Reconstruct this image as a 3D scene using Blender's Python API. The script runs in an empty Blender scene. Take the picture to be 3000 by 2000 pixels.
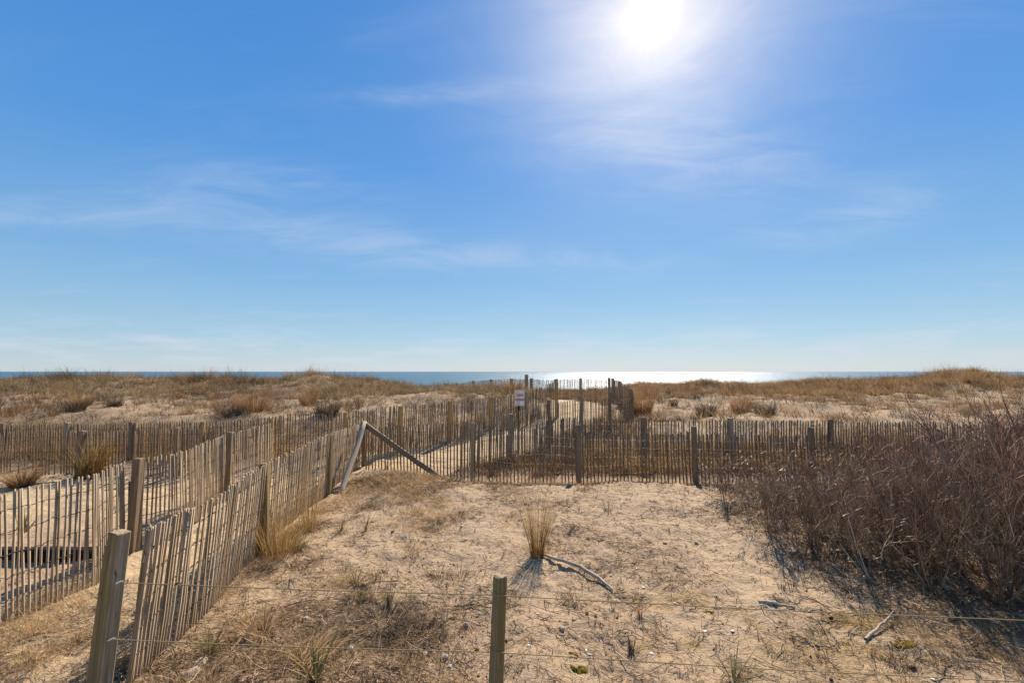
import bpy, math, random
import numpy as np
from mathutils import Vector, Matrix

R = math.radians
C = bpy.context.scene.collection
scn = bpy.context.scene
rng = np.random.default_rng(7)
random.seed(7)

# ------------------------------------------------------------------ camera
F_PX = 1333.0
CAM_H = 2.4
PITCH = math.atan2(88.0, F_PX)
cam_d = bpy.data.cameras.new('camera')
cam_d.sensor_width = 36.0
cam_d.lens = 36.0 * F_PX / 3000.0
cam_d.clip_end = 60000
cam = bpy.data.objects.new('camera', cam_d)
C.objects.link(cam)
cam.location = (0, 0, CAM_H)
cam.rotation_euler = (math.pi / 2 + PITCH, 0, 0)
scn.camera = cam

# ------------------------------------------------------------------ sun and sky
SUN_EL, SUN_AZ = R(38.8), R(17.9)          # azimuth clockwise from +y
sun_dir = Vector((math.sin(SUN_AZ) * math.cos(SUN_EL), math.cos(SUN_AZ) * math.cos(SUN_EL), math.sin(SUN_EL)))
sl = bpy.data.lights.new('sun', 'SUN')
sl.energy = 5.0
sl.angle = R(0.53)
sl.color = (1.0, 0.91, 0.78)
sun = bpy.data.objects.new('sun', sl)
C.objects.link(sun)
sun.rotation_euler = (-sun_dir).to_track_quat('-Z', 'Y').to_euler()

w = bpy.data.worlds.new('World')
scn.world = w
w.use_nodes = True
nt = w.node_tree
nt.nodes.clear()


class NT:
    """small node-building helper"""
    def __init__(s, tree): s.t = tree
    def n(s, typ, **kw):
        nd = s.t.nodes.new(typ)
        for k, v in kw.items():
            if k.startswith('_'): nd.inputs[k[1:].replace('_', ' ')].default_value = v
            else: setattr(nd, k, v)
        return nd
    def l(s, a, b): s.t.links.new(a, b)
    def math(s, op, a, b=None, c=None, clamp=False):
        nd = s.t.nodes.new('ShaderNodeMath'); nd.operation = op; nd.use_clamp = clamp
        for i, v in enumerate((a, b, c)):
            if v is None: continue
            if isinstance(v, (int, float)): nd.inputs[i].default_value = v
            else: s.l(v, nd.inputs[i])
        return nd.outputs[0]
    def mix(s, fac, a, b, mode='MIX'):
        nd = s.t.nodes.new('ShaderNodeMix'); nd.data_type = 'RGBA'; nd.blend_type = mode
        for sock, v in ((nd.inputs[0], fac), (nd.inputs[6], a), (nd.inputs[7], b)):
            if isinstance(v, (int, float)): sock.default_value = v
            elif isinstance(v, tuple): sock.default_value = (*v, 1.0) if len(v) == 3 else v
            else: s.l(v, sock)
        return nd.outputs[2]
    def noise(s, vec, scale, detail=4, rough=0.55, dist=0.0):
        nd = s.t.nodes.new('ShaderNodeTexNoise')
        nd.inputs['Scale'].default_value = scale; nd.inputs['Detail'].default_value = detail
        nd.inputs['Roughness'].default_value = rough; nd.inputs['Distortion'].default_value = dist
        if vec is not None: s.l(vec, nd.inputs['Vector'])
        return nd.outputs['Fac']
    def ramp(s, fac, stops, interp='LINEAR'):
        nd = s.t.nodes.new('ShaderNodeValToRGB'); cr = nd.color_ramp; cr.interpolation = interp
        while len(cr.elements) < len(stops): cr.elements.new(0.5)
        for e, (p, c) in zip(cr.elements, stops):
            e.position = p
            e.color = (c, c, c, 1) if isinstance(c, (int, float)) else (*c, 1)
        s.l(fac, nd.inputs[0])
        return nd.outputs[0]
    def mapping(s, vec, scale=(1, 1, 1), rot=(0, 0, 0), loc=(0, 0, 0)):
        nd = s.t.nodes.new('ShaderNodeMapping')
        nd.inputs['Scale'].default_value = scale; nd.inputs['Rotation'].default_value = rot; nd.inputs['Location'].default_value = loc
        s.l(vec, nd.inputs['Vector'])
        return nd.outputs[0]


g = NT(nt)
sky = g.n('ShaderNodeTexSky', sky_type='NISHITA', sun_disc=False, sun_elevation=SUN_EL, sun_rotation=SUN_AZ,
          altitude=0.0, air_density=1.0, dust_density=0.25, ozone_density=2.6)
hs = g.n('ShaderNodeHueSaturation', _Saturation=1.22, _Value=1.0)
g.l(sky.outputs[0], hs.inputs['Color'])
tc = g.n('ShaderNodeTexCoord')
vnorm = g.n('ShaderNodeVectorMath', operation='NORMALIZE')
g.l(tc.outputs['Generated'], vnorm.inputs[0])
sep = g.n('ShaderNodeSeparateXYZ'); g.l(vnorm.outputs[0], sep.inputs[0])
zc = g.math('MAXIMUM', sep.outputs['Z'], 0.0)
# thin high cirrus: direction projected on a flat layer
den = g.math('ADD', zc, 0.10)
cu = g.math('DIVIDE', sep.outputs['X'], den)
cv = g.math('DIVIDE', sep.outputs['Y'], den)
cmb = g.n('ShaderNodeCombineXYZ'); g.l(cu, cmb.inputs[0]); g.l(cv, cmb.inputs[1])
m1 = g.mapping(cmb.outputs[0], scale=(0.55, 1.7, 1), rot=(0, 0, R(-16)), loc=(3.1, 1.7, 0))
streak = g.noise(m1, 1.9, detail=9, rough=0.62, dist=1.1)
m2 = g.mapping(cmb.outputs[0], scale=(0.22, 0.32, 1), loc=(5.3, 2.9, 0))
patch = g.noise(m2, 2.4, detail=3)
cir = g.math('MULTIPLY', g.ramp(streak, [(0.47, 0.0), (0.74, 1.0)]), g.ramp(patch, [(0.44, 0.0), (0.68, 1.0)]))
cir = g.math('MULTIPLY', cir, 0.50)
# low band of soft far cloud just over the sea
m3 = g.mapping(vnorm.outputs[0], scale=(3.0, 3.0, 16.0), loc=(0.3, 0.2, 0.1))
low = g.ramp(g.noise(m3, 2.2, detail=7, rough=0.6), [(0.46, 0.0), (0.66, 1.0)])
band = g.ramp(zc, [(0.0, 0.35), (0.025, 1.0), (0.06, 0.7), (0.10, 0.0)])
low = g.math('MULTIPLY', g.math('MULTIPLY', low, band), 0.8)
# the bands and wisps of cirrus that hang over the sea, each at its own bearing and height
ysafe = g.math('MAXIMUM', sep.outputs['Y'], 0.05)
tu = g.math('DIVIDE', sep.outputs['X'], ysafe); tv = g.math('DIVIDE', sep.outputs['Z'], ysafe)
tot = None
for u0, v0, su, sv, a, sl_ in ((-1.02, .36, .34, .035, .9, .05), (-.60, .43, .26, .05, .8, -.05), (-.40, .30, .46, .05, 1.0, -.10), (.38, .50, .36, .11, 1.0, -.16),
                               (.84, .37, .15, .05, 1.0, .25), (.02, .25, .42, .03, .7, -.03), (-.20, .63, .22, .022, .9, .06), (.60, .30, .12, .03, .6, 0.0), (.21, .075, .05, .014, 1.3, .1)):
    du = g.math('SUBTRACT', tu, u0)
    dv = g.math('SUBTRACT', g.math('SUBTRACT', tv, v0), g.math('MULTIPLY', du, sl_))
    q = g.math('ADD', g.math('POWER', g.math('ABSOLUTE', g.math('DIVIDE', du, su)), 2.0), g.math('POWER', g.math('ABSOLUTE', g.math('DIVIDE', dv, sv)), 2.0))
    e = g.math('MULTIPLY', g.math('EXPONENT', g.math('MULTIPLY', q, -1.0)), a)
    tot = e if tot is None else g.math('ADD', tot, e)
tcb = g.n('ShaderNodeCombineXYZ'); g.l(tu, tcb.inputs[0]); g.l(tv, tcb.inputs[1])
fib = g.noise(g.mapping(tcb.outputs[0], scale=(2.4, 11.0, 1), rot=(0, 0, R(-5))), 1.6, detail=9, rough=.62, dist=.9)
wisps = g.math('MULTIPLY', g.math('MULTIPLY', g.math('MINIMUM', tot, 1.2), g.ramp(fib, [(.36, .12), (.70, 1.)])), .36)
wisps = g.math('MULTIPLY', wisps, g.math('GREATER_THAN', sep.outputs['Y'], 0.06))
cl = g.math('MAXIMUM', g.math('MAXIMUM', g.math('MULTIPLY', cir, .35), low), wisps)
# pale air towards the horizon
clear = g.ramp(zc, [(0.0, (.555, .66, .765)), (0.07, (.375, .585, .765)), (0.2, (.225, .475, .79)), (0.4, (.105, .345, .785)), (0.68, (.058, .265, .715)), (1.0, (.025, .16, .5))])
cs = g.n('ShaderNodeVectorMath', operation='SCALE'); g.l(clear, cs.inputs[0]); cs.inputs['Scale'].default_value = 10.0
skyc = g.mix(.78, hs.outputs[0], cs.outputs[0])
skyc = g.mix(cl, skyc, (6.6, 7.2, 8.4))
# aureole of the sun in the thin haze
dt = g.n('ShaderNodeVectorMath', operation='DOT_PRODUCT')
g.l(vnorm.outputs[0], dt.inputs[0]); dt.inputs[1].default_value = sun_dir
dd = g.math('MAXIMUM', dt.outputs['Value'], 0.0)
def lobe(n, a): return g.math('MULTIPLY', g.math('POWER', dd, n), a)
gl = g.math('ADD', g.math('ADD', lobe(900.0, 2.6), lobe(140.0, 3.0)), g.math('ADD', lobe(40.0, 4.4), lobe(11.0, .55)))
veil = g.noise(g.mapping(vnorm.outputs[0], scale=(3.2, 3.2, 7.0), rot=(0, R(25), 0)), 1.6, detail=6, rough=.6, dist=.8)
gl = g.math('MULTIPLY', gl, g.math('ADD', .52, g.math('MULTIPLY', veil, .96)))
gv = g.n('ShaderNodeVectorMath', operation='SCALE'); gv.inputs[0].default_value = (1.0, .76, .36); g.l(gl, gv.inputs['Scale'])
addn = g.n('ShaderNodeVectorMath', operation='ADD'); g.l(skyc, addn.inputs[0]); g.l(gv.outputs[0], addn.inputs[1])
bg = g.n('ShaderNodeBackground', _Strength=0.06)
g.l(addn.outputs[0], bg.inputs['Color'])
wo = g.n('ShaderNodeOutputWorld'); g.l(bg.outputs[0], wo.inputs[0])

scn.view_settings.view_transform = 'Standard'
scn.view_settings.look = 'None'
scn.view_settings.gamma = 1.0
scn.view_settings.exposure = 0.74
scn.view_settings.use_curve_mapping = False

# ------------------------------------------------------------------ numeric helpers
cp, sp = math.cos(PITCH), math.sin(PITCH)


def P(px, py, d):
    """point seen at photo pixel (px, py) whose distance along +y is d"""
    u = (px - 1500.0) / F_PX; v = (1000.0 - py) / F_PX
    dy = cp - v * sp; dz = sp + v * cp
    return np.array([u / dy * d, d, CAM_H + dz / dy * d])


def hash2(ix, iy, seed):
    h = (ix.astype(np.int64) * 374761393 + iy.astype(np.int64) * 668265263 + seed * 1442695041) & 0xffffffff
    h = ((h ^ (h >> 13)) * 1274126177) & 0xffffffff
    h = (h ^ (h >> 16)) & 0xffffffff
    return h / 4294967295.0


def vnoise(x, y, seed=0):
    ix, iy = np.floor(x), np.floor(y)
    fx, fy = x - ix, y - iy
    fx = fx * fx * (3 - 2 * fx); fy = fy * fy * (3 - 2 * fy)
    ix = ix.astype(np.int64); iy = iy.astype(np.int64)
    a, b = hash2(ix, iy, seed), hash2(ix + 1, iy, seed)
    c, d = hash2(ix, iy + 1, seed), hash2(ix + 1, iy + 1, seed)
    return (a + (b - a) * fx) * (1 - fy) + (c + (d - c) * fx) * fy


def fbm(x, y, scale, octv=4, seed=0, rough=0.5):
    s = np.zeros_like(x, dtype=float); amp = 1.0; tot = 0.0
    for o in range(octv):
        s += amp * vnoise(x * scale + 13.7 * o, y * scale - 7.3 * o, seed + o)
        tot += amp; amp *= rough; scale *= 2.03
    return s / tot


def sstep(a, b, v):
    t = np.clip((v - a) / (b - a), 0, 1)
    return t * t * (3 - 2 * t)


# ------------------------------------------------------------------ terrain
ctrl = []
for x in (-14, -9, -6, -3, 0, 3, 6, 10, 15):
    for y in (-12, -4, 1, 4, 7, 9):
        ctrl.append((x, y, 0.0))
for x in (-30, 30):
    for y in (-12, 0, 8): ctrl.append((x, y, 0.1))
ctrl += [(-16, 10.7, .0), (-12, 10.7, 0), (-8, 10.7, 0), (-5.2, 10.6, .02), (-3.4, 10.7, .1), (-1, 10.6, 0), (2, 10.4, 0), (6, 10.4, .0), (11, 10.4, .1),
         (-14, 12, .05), (-9, 12, .1), (-5, 12, .12), (-3.8, 12, .15), (-2.2, 12.6, .12), (-1.7, 14.6, .25), (-.4, 13.0, .1), (.2, 13.4, .12), (0, 16.4, .35), (1.2, 13.3, .2), (3, 12, .1), (6, 12, .1), (12, 12, .2)]
for px, py, d in [(-300, 1235, 14.5), (100, 1238, 14.5), (400, 1238, 14.5), (700, 1234, 14.5), (900, 1214, 15.5), (1100, 1192, 16.5), (1300, 1168, 18.5),
                  (-300, 1165, 19), (100, 1165, 19), (400, 1165, 19), (700, 1162, 20), (1000, 1160, 20), (1200, 1150, 22),
                  (-500, 1120, 27), (-200, 1118, 27), (0, 1124, 26), (130, 1116, 26.5), (250, 1100, 27), (350, 1110, 27), (450, 1122, 28), (600, 1122, 28), (750, 1114, 27), (900, 1112, 27), (1000, 1114, 27), (1150, 1128, 28), (1250, 1140, 27), (1340, 1148, 26),
                  (1450, 1150, 23), (1540, 1158, 21), (1600, 1172, 20), (1640, 1190, 19.5), (1628, 1217, 17), (1560, 1250, 15.6), (1500, 1272, 14.6),
                  (1700, 1170, 27), (1640, 1166, 28), (1560, 1160, 29), (1787, 1174, 25), (1700, 1186, 22), (1720, 1215, 18.5), (1680, 1240, 16.6),
                  (1855, 1240, 16), (1800, 1262, 14.6), (1900, 1240, 16.5), (1950, 1205, 19), (2050, 1175, 21), (1950, 1150, 24), (2000, 1136, 29), (1880, 1138, 30),
                  (2200, 1132, 30), (2400, 1126, 30), (2550, 1126, 29), (2700, 1118, 28), (2830, 1095, 27), (2930, 1108, 27), (3050, 1116, 27), (3400, 1110, 27), (3700, 1110, 27),
                  (2200, 1196, 17), (2500, 1204, 16.5), (2750, 1198, 17), (3050, 1190, 17), (3400, 1190, 17), (2300, 1166, 21), (2600, 1166, 21), (2850, 1150, 21), (3200, 1150, 21),
                  (1900, 1268, 14.2), (2300, 1240, 14.2), (2700, 1240, 14.2)]:
    ctrl.append(tuple(P(px, py, d)))
for x in (-45, -25, -12, -7, 0, 6, 14, 28, 45):
    ctrl += [(x, 40, .2 if abs(x) < 9 else .6), (x, 52, -1.4), (x, 66, -2.8), (x, 90, -3.9), (x, 125, -4.6)]
for x in (-60, 60):
    for y in (-12, 10, 25, 40, 70, 110): ctrl.append((x, y, {-12: .3, 10: .6, 25: 1.8, 40: .8, 70: -2.9, 110: -4.4}[y]))
ctrl = np.array(ctrl, float)
_c2 = 1.1


def _ker(ax, ay, bx, by):
    return np.sqrt((ax[:, None] - bx[None]) ** 2 + (ay[:, None] - by[None]) ** 2 + _c2)


_A = _ker(ctrl[:, 0], ctrl[:, 1], ctrl[:, 0], ctrl[:, 1])
_n = len(ctrl)
_M = np.zeros((_n + 3, _n + 3)); _M[:_n, :_n] = _A + np.eye(_n) * -0.02
_Q = np.c_[np.ones(_n), ctrl[:, :2]]; _M[:_n, _n:] = _Q; _M[_n:, :_n] = _Q.T
_W = np.linalg.solve(_M, np.r_[ctrl[:, 2], 0, 0, 0])


def base_z(x, y):
    out = np.empty(len(x))
    for i in range(0, len(x), 40000):
        s = slice(i, i + 40000)
        out[s] = _ker(x[s], y[s], ctrl[:, 0], ctrl[:, 1]) @ _W[:_n] + _W[_n] + _W[_n + 1] * x[s] + _W[_n + 2] * y[s]
    return out


def in_path(x, y):
    """trodden sand of the crossing: between the two near fences, then right behind the cross fence and up to the crest"""
    a = sstep(-5.3, -4.9, x) * (1 - sstep(-3.9, -3.5, x)) * (1 - sstep(11.3, 12.0, y))
    line = [(-4.4, 10.8), (-2.6, 11.9), (-.4, 13.9), (1.3, 16.0), (2.6, 18.5), (3.2, 22), (3.4, 26)]
    b = np.zeros_like(x)
    for (x0, y0), (x1, y1) in zip(line[:-1], line[1:]):
        t = np.clip(((x - x0) * (x1 - x0) + (y - y0) * (y1 - y0)) / ((x1 - x0) ** 2 + (y1 - y0) ** 2), 0, 1)
        dd_ = np.hypot(x - (x0 + t * (x1 - x0)), y - (y0 + t * (y1 - y0)))
        b = np.maximum(b, 1 - sstep(.7, 1.5, dd_))
    c = sstep(-12, -11.0, x) * (1 - sstep(-5.4, -5.0, x)) * sstep(7.2, 8.2, y) * (1 - sstep(10.1, 10.6, y))
    return np.clip(np.maximum(np.maximum(a, b), c), 0, 1)


def enclosure(x, y):
    return sstep(-3.5, -3.1, x) * (1 - sstep(9.9, 10.3, y)) * (1 - sstep(12, 14, x))


def ground_z(x, y):
    x = np.atleast_1d(np.asarray(x, float)); y = np.atleast_1d(np.asarray(y, float))
    z = base_z(x, y)
    far = sstep(12.5, 16, y) * (1 - sstep(40, 60, y))
    pth = in_path(x, y)
    z += far * (1 - pth) * ((fbm(x, y, .35, 4, 3) - .5) * (.55 + .35 * sstep(21, 25, y)) + (fbm(x, y, 1.3, 3, 9) - .5) * .24 + (fbm(x, y, 4.5, 3, 19) - .5) * .10)
    near = 1 - sstep(11, 14, y)
    z += near * ((fbm(x, y, .8, 3, 21) - .5) * .12 + (fbm(x, y, 3.1, 4, 5) - .5) * .07 + (fbm(x, y, 11., 3, 31) - .5) * .042 + np.maximum(vnoise(x * 16, y * 16, 8) - .72, 0) * .06)
    # sand drifted up against the viewer's side of the cross fence
    yb = 10.25 - .02 * x
    z += .21 * (sstep(.2, 1.3, yb - y) - sstep(1.5, 5.5, yb - y)) * sstep(-3.0, -1.5, x) * (1 - sstep(6, 9, x))
    z -= .04 * np.exp(-((y - yb + .2) / .3) ** 2) * sstep(-3.0, -1.5, x)
    z += .22 * np.exp(-((x + 2.4) / .9) ** 2 - ((y - 9.6) / .9) ** 2)      # grassy mound at the fence corner
    z += .16 * np.exp(-((x + 2.1) / .8) ** 2 - ((y - 3.0) / 1.3) ** 2)
    # footprints: pits in the trodden sand
    z -= .05 * pth * (1 - sstep(24, 27, y)) * sstep(.56, .78, vnoise(x * 3.1, y * 2.6, 77))
    return z


def gz(x, y): return float(ground_z(x, y)[0])


def on_ground(px, py, d0=2.0, d1=40.0):
    """where the sight line through a photo pixel meets the sand"""
    ds = np.linspace(d0, d1, 1500)
    u = (px - 1500.0) / F_PX; v = (1000.0 - py) / F_PX
    dy = cp - v * sp; dz = sp + v * cp
    X, Z = u / dy * ds, CAM_H + dz / dy * ds
    gzv = ground_z(X, ds)
    k = np.argmax(Z <= gzv)
    if Z[k] > gzv[k]: k = len(ds) - 1
    return np.array([X[k], ds[k], gzv[k]])


# ------------------------------------------------------------------ mesh helpers
def mesh_np(name, V, F, attrs=None, smooth=False, mat=None):
    V = np.asarray(V, np.float32); F = np.asarray(F, np.int32)
    me = bpy.data.meshes.new(name)
    me.vertices.add(len(V)); me.vertices.foreach_set('co', V.ravel())
    k = F.shape[1]
    me.loops.add(F.size); me.loops.foreach_set('vertex_index', F.ravel())
    me.polygons.add(len(F)); me.polygons.foreach_set('loop_start', np.arange(0, F.size, k, dtype=np.int32))
    if smooth: me.polygons.foreach_set('use_smooth', np.ones(len(F), bool))
    me.update(calc_edges=True)
    for an, av in (attrs or {}).items():
        a = me.attributes.new(an, 'FLOAT', 'POINT'); a.data.foreach_set('value', np.asarray(av, np.float32))
    if mat: me.materials.append(mat)
    return me


def link(name, me, parent=None, loc=None):
    o = bpy.data.objects.new(name, me); C.objects.link(o)
    if parent is not None: o.parent = parent
    if loc is not None: o.location = loc
    return o


def tag(o, label, cat, group=None):
    o['label'] = label; o['category'] = cat
    if group: o['group'] = group
    return o


def thing(name, label, cat, loc=(0, 0, 0), group=None):
    o = bpy.data.objects.new(name, None); C.objects.link(o)
    o.location = loc; o.empty_display_size = .2
    return tag(o, label, cat, group)


def kind(o, k): o['kind'] = k; return o


class Geo:
    """collects quads with a per-point tint"""
    def __init__(s): s.V = []; s.F = []; s.T = []; s.n = 0
    def add(s, V, F, T):
        s.V.append(V); s.F.append(F + s.n); s.T.append(T); s.n += len(V)
    def mesh(s, name, mat, smooth=False):
        return mesh_np(name, np.concatenate(s.V), np.concatenate(s.F), {'tint': np.concatenate(s.T)}, smooth, mat)


def blades(geo, base, h, az, lean, curve, wid, S, tint, face=None):
    N = len(base)
    t = np.linspace(0, 1, S + 1)[None, :, None]
    d = np.stack([np.cos(az), np.sin(az), np.zeros(N)], 1)[:, None, :]
    h_ = h[:, None, None]
    pos = base[:, None, :] + d * h_ * (lean[:, None, None] * t + curve[:, None, None] * t ** 2)
    pos = pos + np.array([0, 0, 1.0]) * h_ * (t - .38 * np.minimum(curve, 1.6)[:, None, None] * t ** 2)
    fa = rng.uniform(0, math.pi, N) if face is None else face
    sd = np.stack([np.cos(fa), np.sin(fa), np.zeros(N)], 1)[:, None, :] * (wid[:, None, None] * .5 * (1 - .88 * t ** 1.5))
    V = np.stack([pos - sd, pos + sd], 2).reshape(-1, 3)
    L = S + 1
    i = (np.arange(N) * L * 2)[:, None] + (np.arange(S) * 2)[None]
    F = np.stack([i, i + 1, i + 3, i + 2], -1).reshape(-1, 4)
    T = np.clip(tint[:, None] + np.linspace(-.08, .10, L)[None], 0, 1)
    geo.add(V, F, np.repeat(T.ravel(), 2))


def tubes(geo, poly, rad, tint, sides=3):
    N, K, _ = poly.shape
    t = poly[:, -1] - poly[:, 0]
    t = t / (np.linalg.norm(t, axis=1, keepdims=True) + 1e-9)
    ref = np.where(np.abs(t[:, 2:3]) > .8, np.array([[1., 0, 0]]), np.array([[0, 0, 1.]]))
    u = np.cross(t, ref); u /= np.linalg.norm(u, axis=1, keepdims=True) + 1e-9
    v = np.cross(t, u)
    a = np.arange(sides) / sides * 2 * math.pi
    ring = u[:, None, :] * np.cos(a)[None, :, None] + v[:, None, :] * np.sin(a)[None, :, None]
    V = (poly[:, :, None, :] + ring[:, None] * rad[:, :, None, None]).reshape(-1, 3)
    i0 = (np.arange(N) * K * sides)[:, None, None] + (np.arange(K - 1) * sides)[None, :, None]
    s0 = np.arange(sides)[None, None]; s1 = (s0 + 1) % sides
    F = np.stack([i0 + s0, i0 + s1, i0 + sides + s1, i0 + sides + s0], -1).reshape(-1, 4)
    geo.add(V, F, np.repeat(tint, K * sides))


def box_vf(sx, sy, z0, z1, taper=1.0):
    V = np.array([[x * sx, y * sy, z0] for x, y in ((-1, -1), (1, -1), (1, 1), (-1, 1))] +
                 [[x * sx * taper, y * sy * taper, z1] for x, y in ((-1, -1), (1, -1), (1, 1), (-1, 1))], float)
    F = np.array([[0, 3, 2, 1], [4, 5, 6, 7], [0, 1, 5, 4], [1, 2, 6, 5], [2, 3, 7, 6], [3, 0, 4, 7]])
    return V, F


# ------------------------------------------------------------------ materials
def new_mat(name):
    m = bpy.data.materials.new(name); m.use_nodes = True
    m.node_tree.nodes.clear()
    return m, NT(m.node_tree)


def finish(g, col, rough=.8, bump=None, bstr=.3, bdist=.01, spec=.3, transl=0.0):
    b = g.n('ShaderNodeBsdfPrincipled')
    if isinstance(col, tuple): b.inputs['Base Color'].default_value = (*col, 1)
    else: g.l(col, b.inputs['Base Color'])
    if isinstance(rough, (int, float)): b.inputs['Roughness'].default_value = rough
    else: g.l(rough, b.inputs['Roughness'])
    b.inputs['Specular IOR Level'].default_value = spec
    if bump is not None:
        bn = g.n('ShaderNodeBump', _Strength=bstr, _Distance=bdist); g.l(bump, bn.inputs['Height']); g.l(bn.outputs[0], b.inputs['Normal'])
    out = g.n('ShaderNodeOutputMaterial')
    if transl > 0:
        tr = g.n('ShaderNodeBsdfTranslucent')
        if isinstance(col, tuple): tr.inputs[0].default_value = (*col, 1)
        else: g.l(col, tr.inputs[0])
        mx = g.n('ShaderNodeMixShader'); mx.inputs[0].default_value = transl
        g.l(b.outputs[0], mx.inputs[1]); g.l(tr.outputs[0], mx.inputs[2]); g.l(mx.outputs[0], out.inputs[0])
    else:
        g.l(b.outputs[0], out.inputs[0])
    return b


def attr(g, name):
    a = g.n('ShaderNodeAttribute', attribute_name=name)
    return a.outputs['Fac']


def tint_mat(name, stops, rough=.75, transl=0.0, spec=.06):
    m, g = new_mat(name)
    finish(g, g.ramp(attr(g, 'tint'), stops), rough, spec=spec, transl=transl)
    return m


# sand
m_sand, g = new_mat('sand')
tcn = g.n('ShaderNodeTexCoord'); oc = tcn.outputs['Object']
big = g.noise(oc, .5, 4); mid = g.noise(oc, 4.0, 6, .6); fine = g.noise(oc, 60., 5, .65); grain = g.noise(oc, 420., 2, .5)
c0 = g.mix(g.ramp(big, [(.3, 0.), (.7, 1.)]), (.405, .263, .143), (.475, .325, .187))
c0 = g.mix(g.math('MULTIPLY', g.ramp(mid, [(.42, 0.), (.66, 1.)]), .5), c0, (.37, .26, .165))
c0 = g.mix(g.math('MULTIPLY', g.ramp(fine, [(.5, 0.), (.75, 1.)]), .45), c0, (.24, .165, .105))
c0 = g.mix(g.math('MULTIPLY', g.ramp(grain, [(.35, 0.), (.7, 1.)]), .35), c0, (.56, .44, .31))
c0 = g.mix(g.math('MULTIPLY', attr(g, 'path'), .85), c0, (.50, .358, .205))
litter_shade = g.math('MULTIPLY', attr(g, 'litter'), g.ramp(g.noise(oc, 22., 6, .7), [(.40, .15), (.58, 1.)]))  # carries real litter plus the shade painted under the beach grass
c0 = g.mix(litter_shade, c0, (.165, .10, .055))
c0 = g.mix(g.math('MULTIPLY', attr(g, 'moss'), g.ramp(g.noise(oc, 34., 5, .65), [(.40, 0.), (.56, 1.)])), c0, (.25, .15, .028))
bh = g.math('ADD', g.math('MULTIPLY', mid, .35), g.math('ADD', g.math('MULTIPLY', g.noise(oc, 16., 5, .6), .45), g.math('MULTIPLY', fine, .25)))
finish(g, c0, .95, bh, 1.0, .055, spec=.12)

# weathered slats: each slat its own tint
def slat_mat(name, stops, dark, stain):
    m, g = new_mat(name)
    tcn = g.n('ShaderNodeTexCoord'); oi = g.n('ShaderNodeObjectInfo')
    off = g.n('ShaderNodeVectorMath', operation='ADD'); g.l(tcn.outputs['Object'], off.inputs[0])
    sc_ = g.n('ShaderNodeVectorMath', operation='SCALE'); sc_.inputs[0].default_value = (37., 91., 17.); g.l(oi.outputs['Random'], sc_.inputs['Scale'])
    g.l(sc_.outputs[0], off.inputs[1])
    st = g.noise(g.mapping(off.outputs[0], scale=(90, 90, 5)), 1.0, 5, .6)
    bl = g.noise(g.mapping(off.outputs[0], scale=(4, 4, 3)), 1.0, 4)
    base = g.ramp(oi.outputs['Random'], stops)
    col = g.mix(g.math('MULTIPLY', g.ramp(st, [(.38, 1.), (.6, 0.)]), .55), base, dark)
    col = g.mix(g.math('MULTIPLY', g.ramp(bl, [(.5, 0.), (.72, 1.)]), .6), col, stain)
    finish(g, col, .9, st, .5, .002, spec=.06)
    return m


m_slat = slat_mat('slat_wood', [(0., (.22, .135, .072)), (.25, (.33, .225, .135)), (.55, (.27, .175, .10)), (.8, (.38, .27, .17)), (1., (.25, .15, .075))], (.12, .08, .05), (.22, .135, .06))
m_slat_grey_sunlit = slat_mat('slat_wood_grey_sunlit', [(0., (.33, .235, .14)), (.25, (.46, .355, .24)), (.55, (.39, .285, .18)), (.8, (.52, .415, .295)), (1., (.35, .235, .125))], (.16, .11, .065), (.29, .18, .085))  # greyer, lighter copy: sunlight on the walkway fences put into the colour


def post_mat(name, a, b, moss=None, mossamt=0.0):
    m, g = new_mat(name)
    tcn = g.n('ShaderNodeTexCoord'); oi = g.n('ShaderNodeObjectInfo')
    add = g.n('ShaderNodeVectorMath', operation='ADD'); g.l(tcn.outputs['Object'], add.inputs[0])
    s = g.n('ShaderNodeVectorMath', operation='SCALE'); s.inputs[0].default_value = (11., 23., 31.); g.l(oi.outputs['Random'], s.inputs['Scale']); g.l(s.outputs[0], add.inputs[1])
    st = g.noise(g.mapping(add.outputs[0], scale=(55, 55, 2.2)), 1.0, 6, .65, .4)
    bl = g.noise(g.mapping(add.outputs[0], scale=(14, 14, 5)), 1.0, 4, .6)
    c = g.mix(g.ramp(st, [(.35, 0.), (.65, 1.)]), a, b)
    if moss: c = g.mix(g.math('MULTIPLY', g.ramp(bl, [(.40, 0.), (.62, 1.)]), mossamt), c, moss)
    knots = g.noise(g.mapping(add.outputs[0], scale=(30, 30, 9)), 1.0, 2)
    c = g.mix(g.math('MULTIPLY', g.ramp(knots, [(.66, 0.), (.74, 1.)]), .8), c, (.035, .025, .018))
    finish(g, c, .9, st, .9, .005, spec=.06)
    return m


m_post = post_mat('post_wood', (.15, .10, .06), (.33, .235, .145))
m_post_warm = post_mat('post_wood_warm', (.34, .20, .075), (.52, .33, .14))
m_post_moss = post_mat('post_wood_moss', (.14, .095, .045), (.36, .26, .135), (.215, .16, .045), .5)
m_post_grey = post_mat('post_wood_grey', (.23, .165, .105), (.46, .36, .25), (.24, .175, .06), .35)
m_brace = post_mat('brace_wood', (.24, .18, .125), (.58, .48, .36))
m_timber = post_mat('timber_dark', (.012, .010, .009), (.035, .028, .022))
m_drift = post_mat('driftwood', (.38, .285, .20), (.58, .46, .34))

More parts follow.
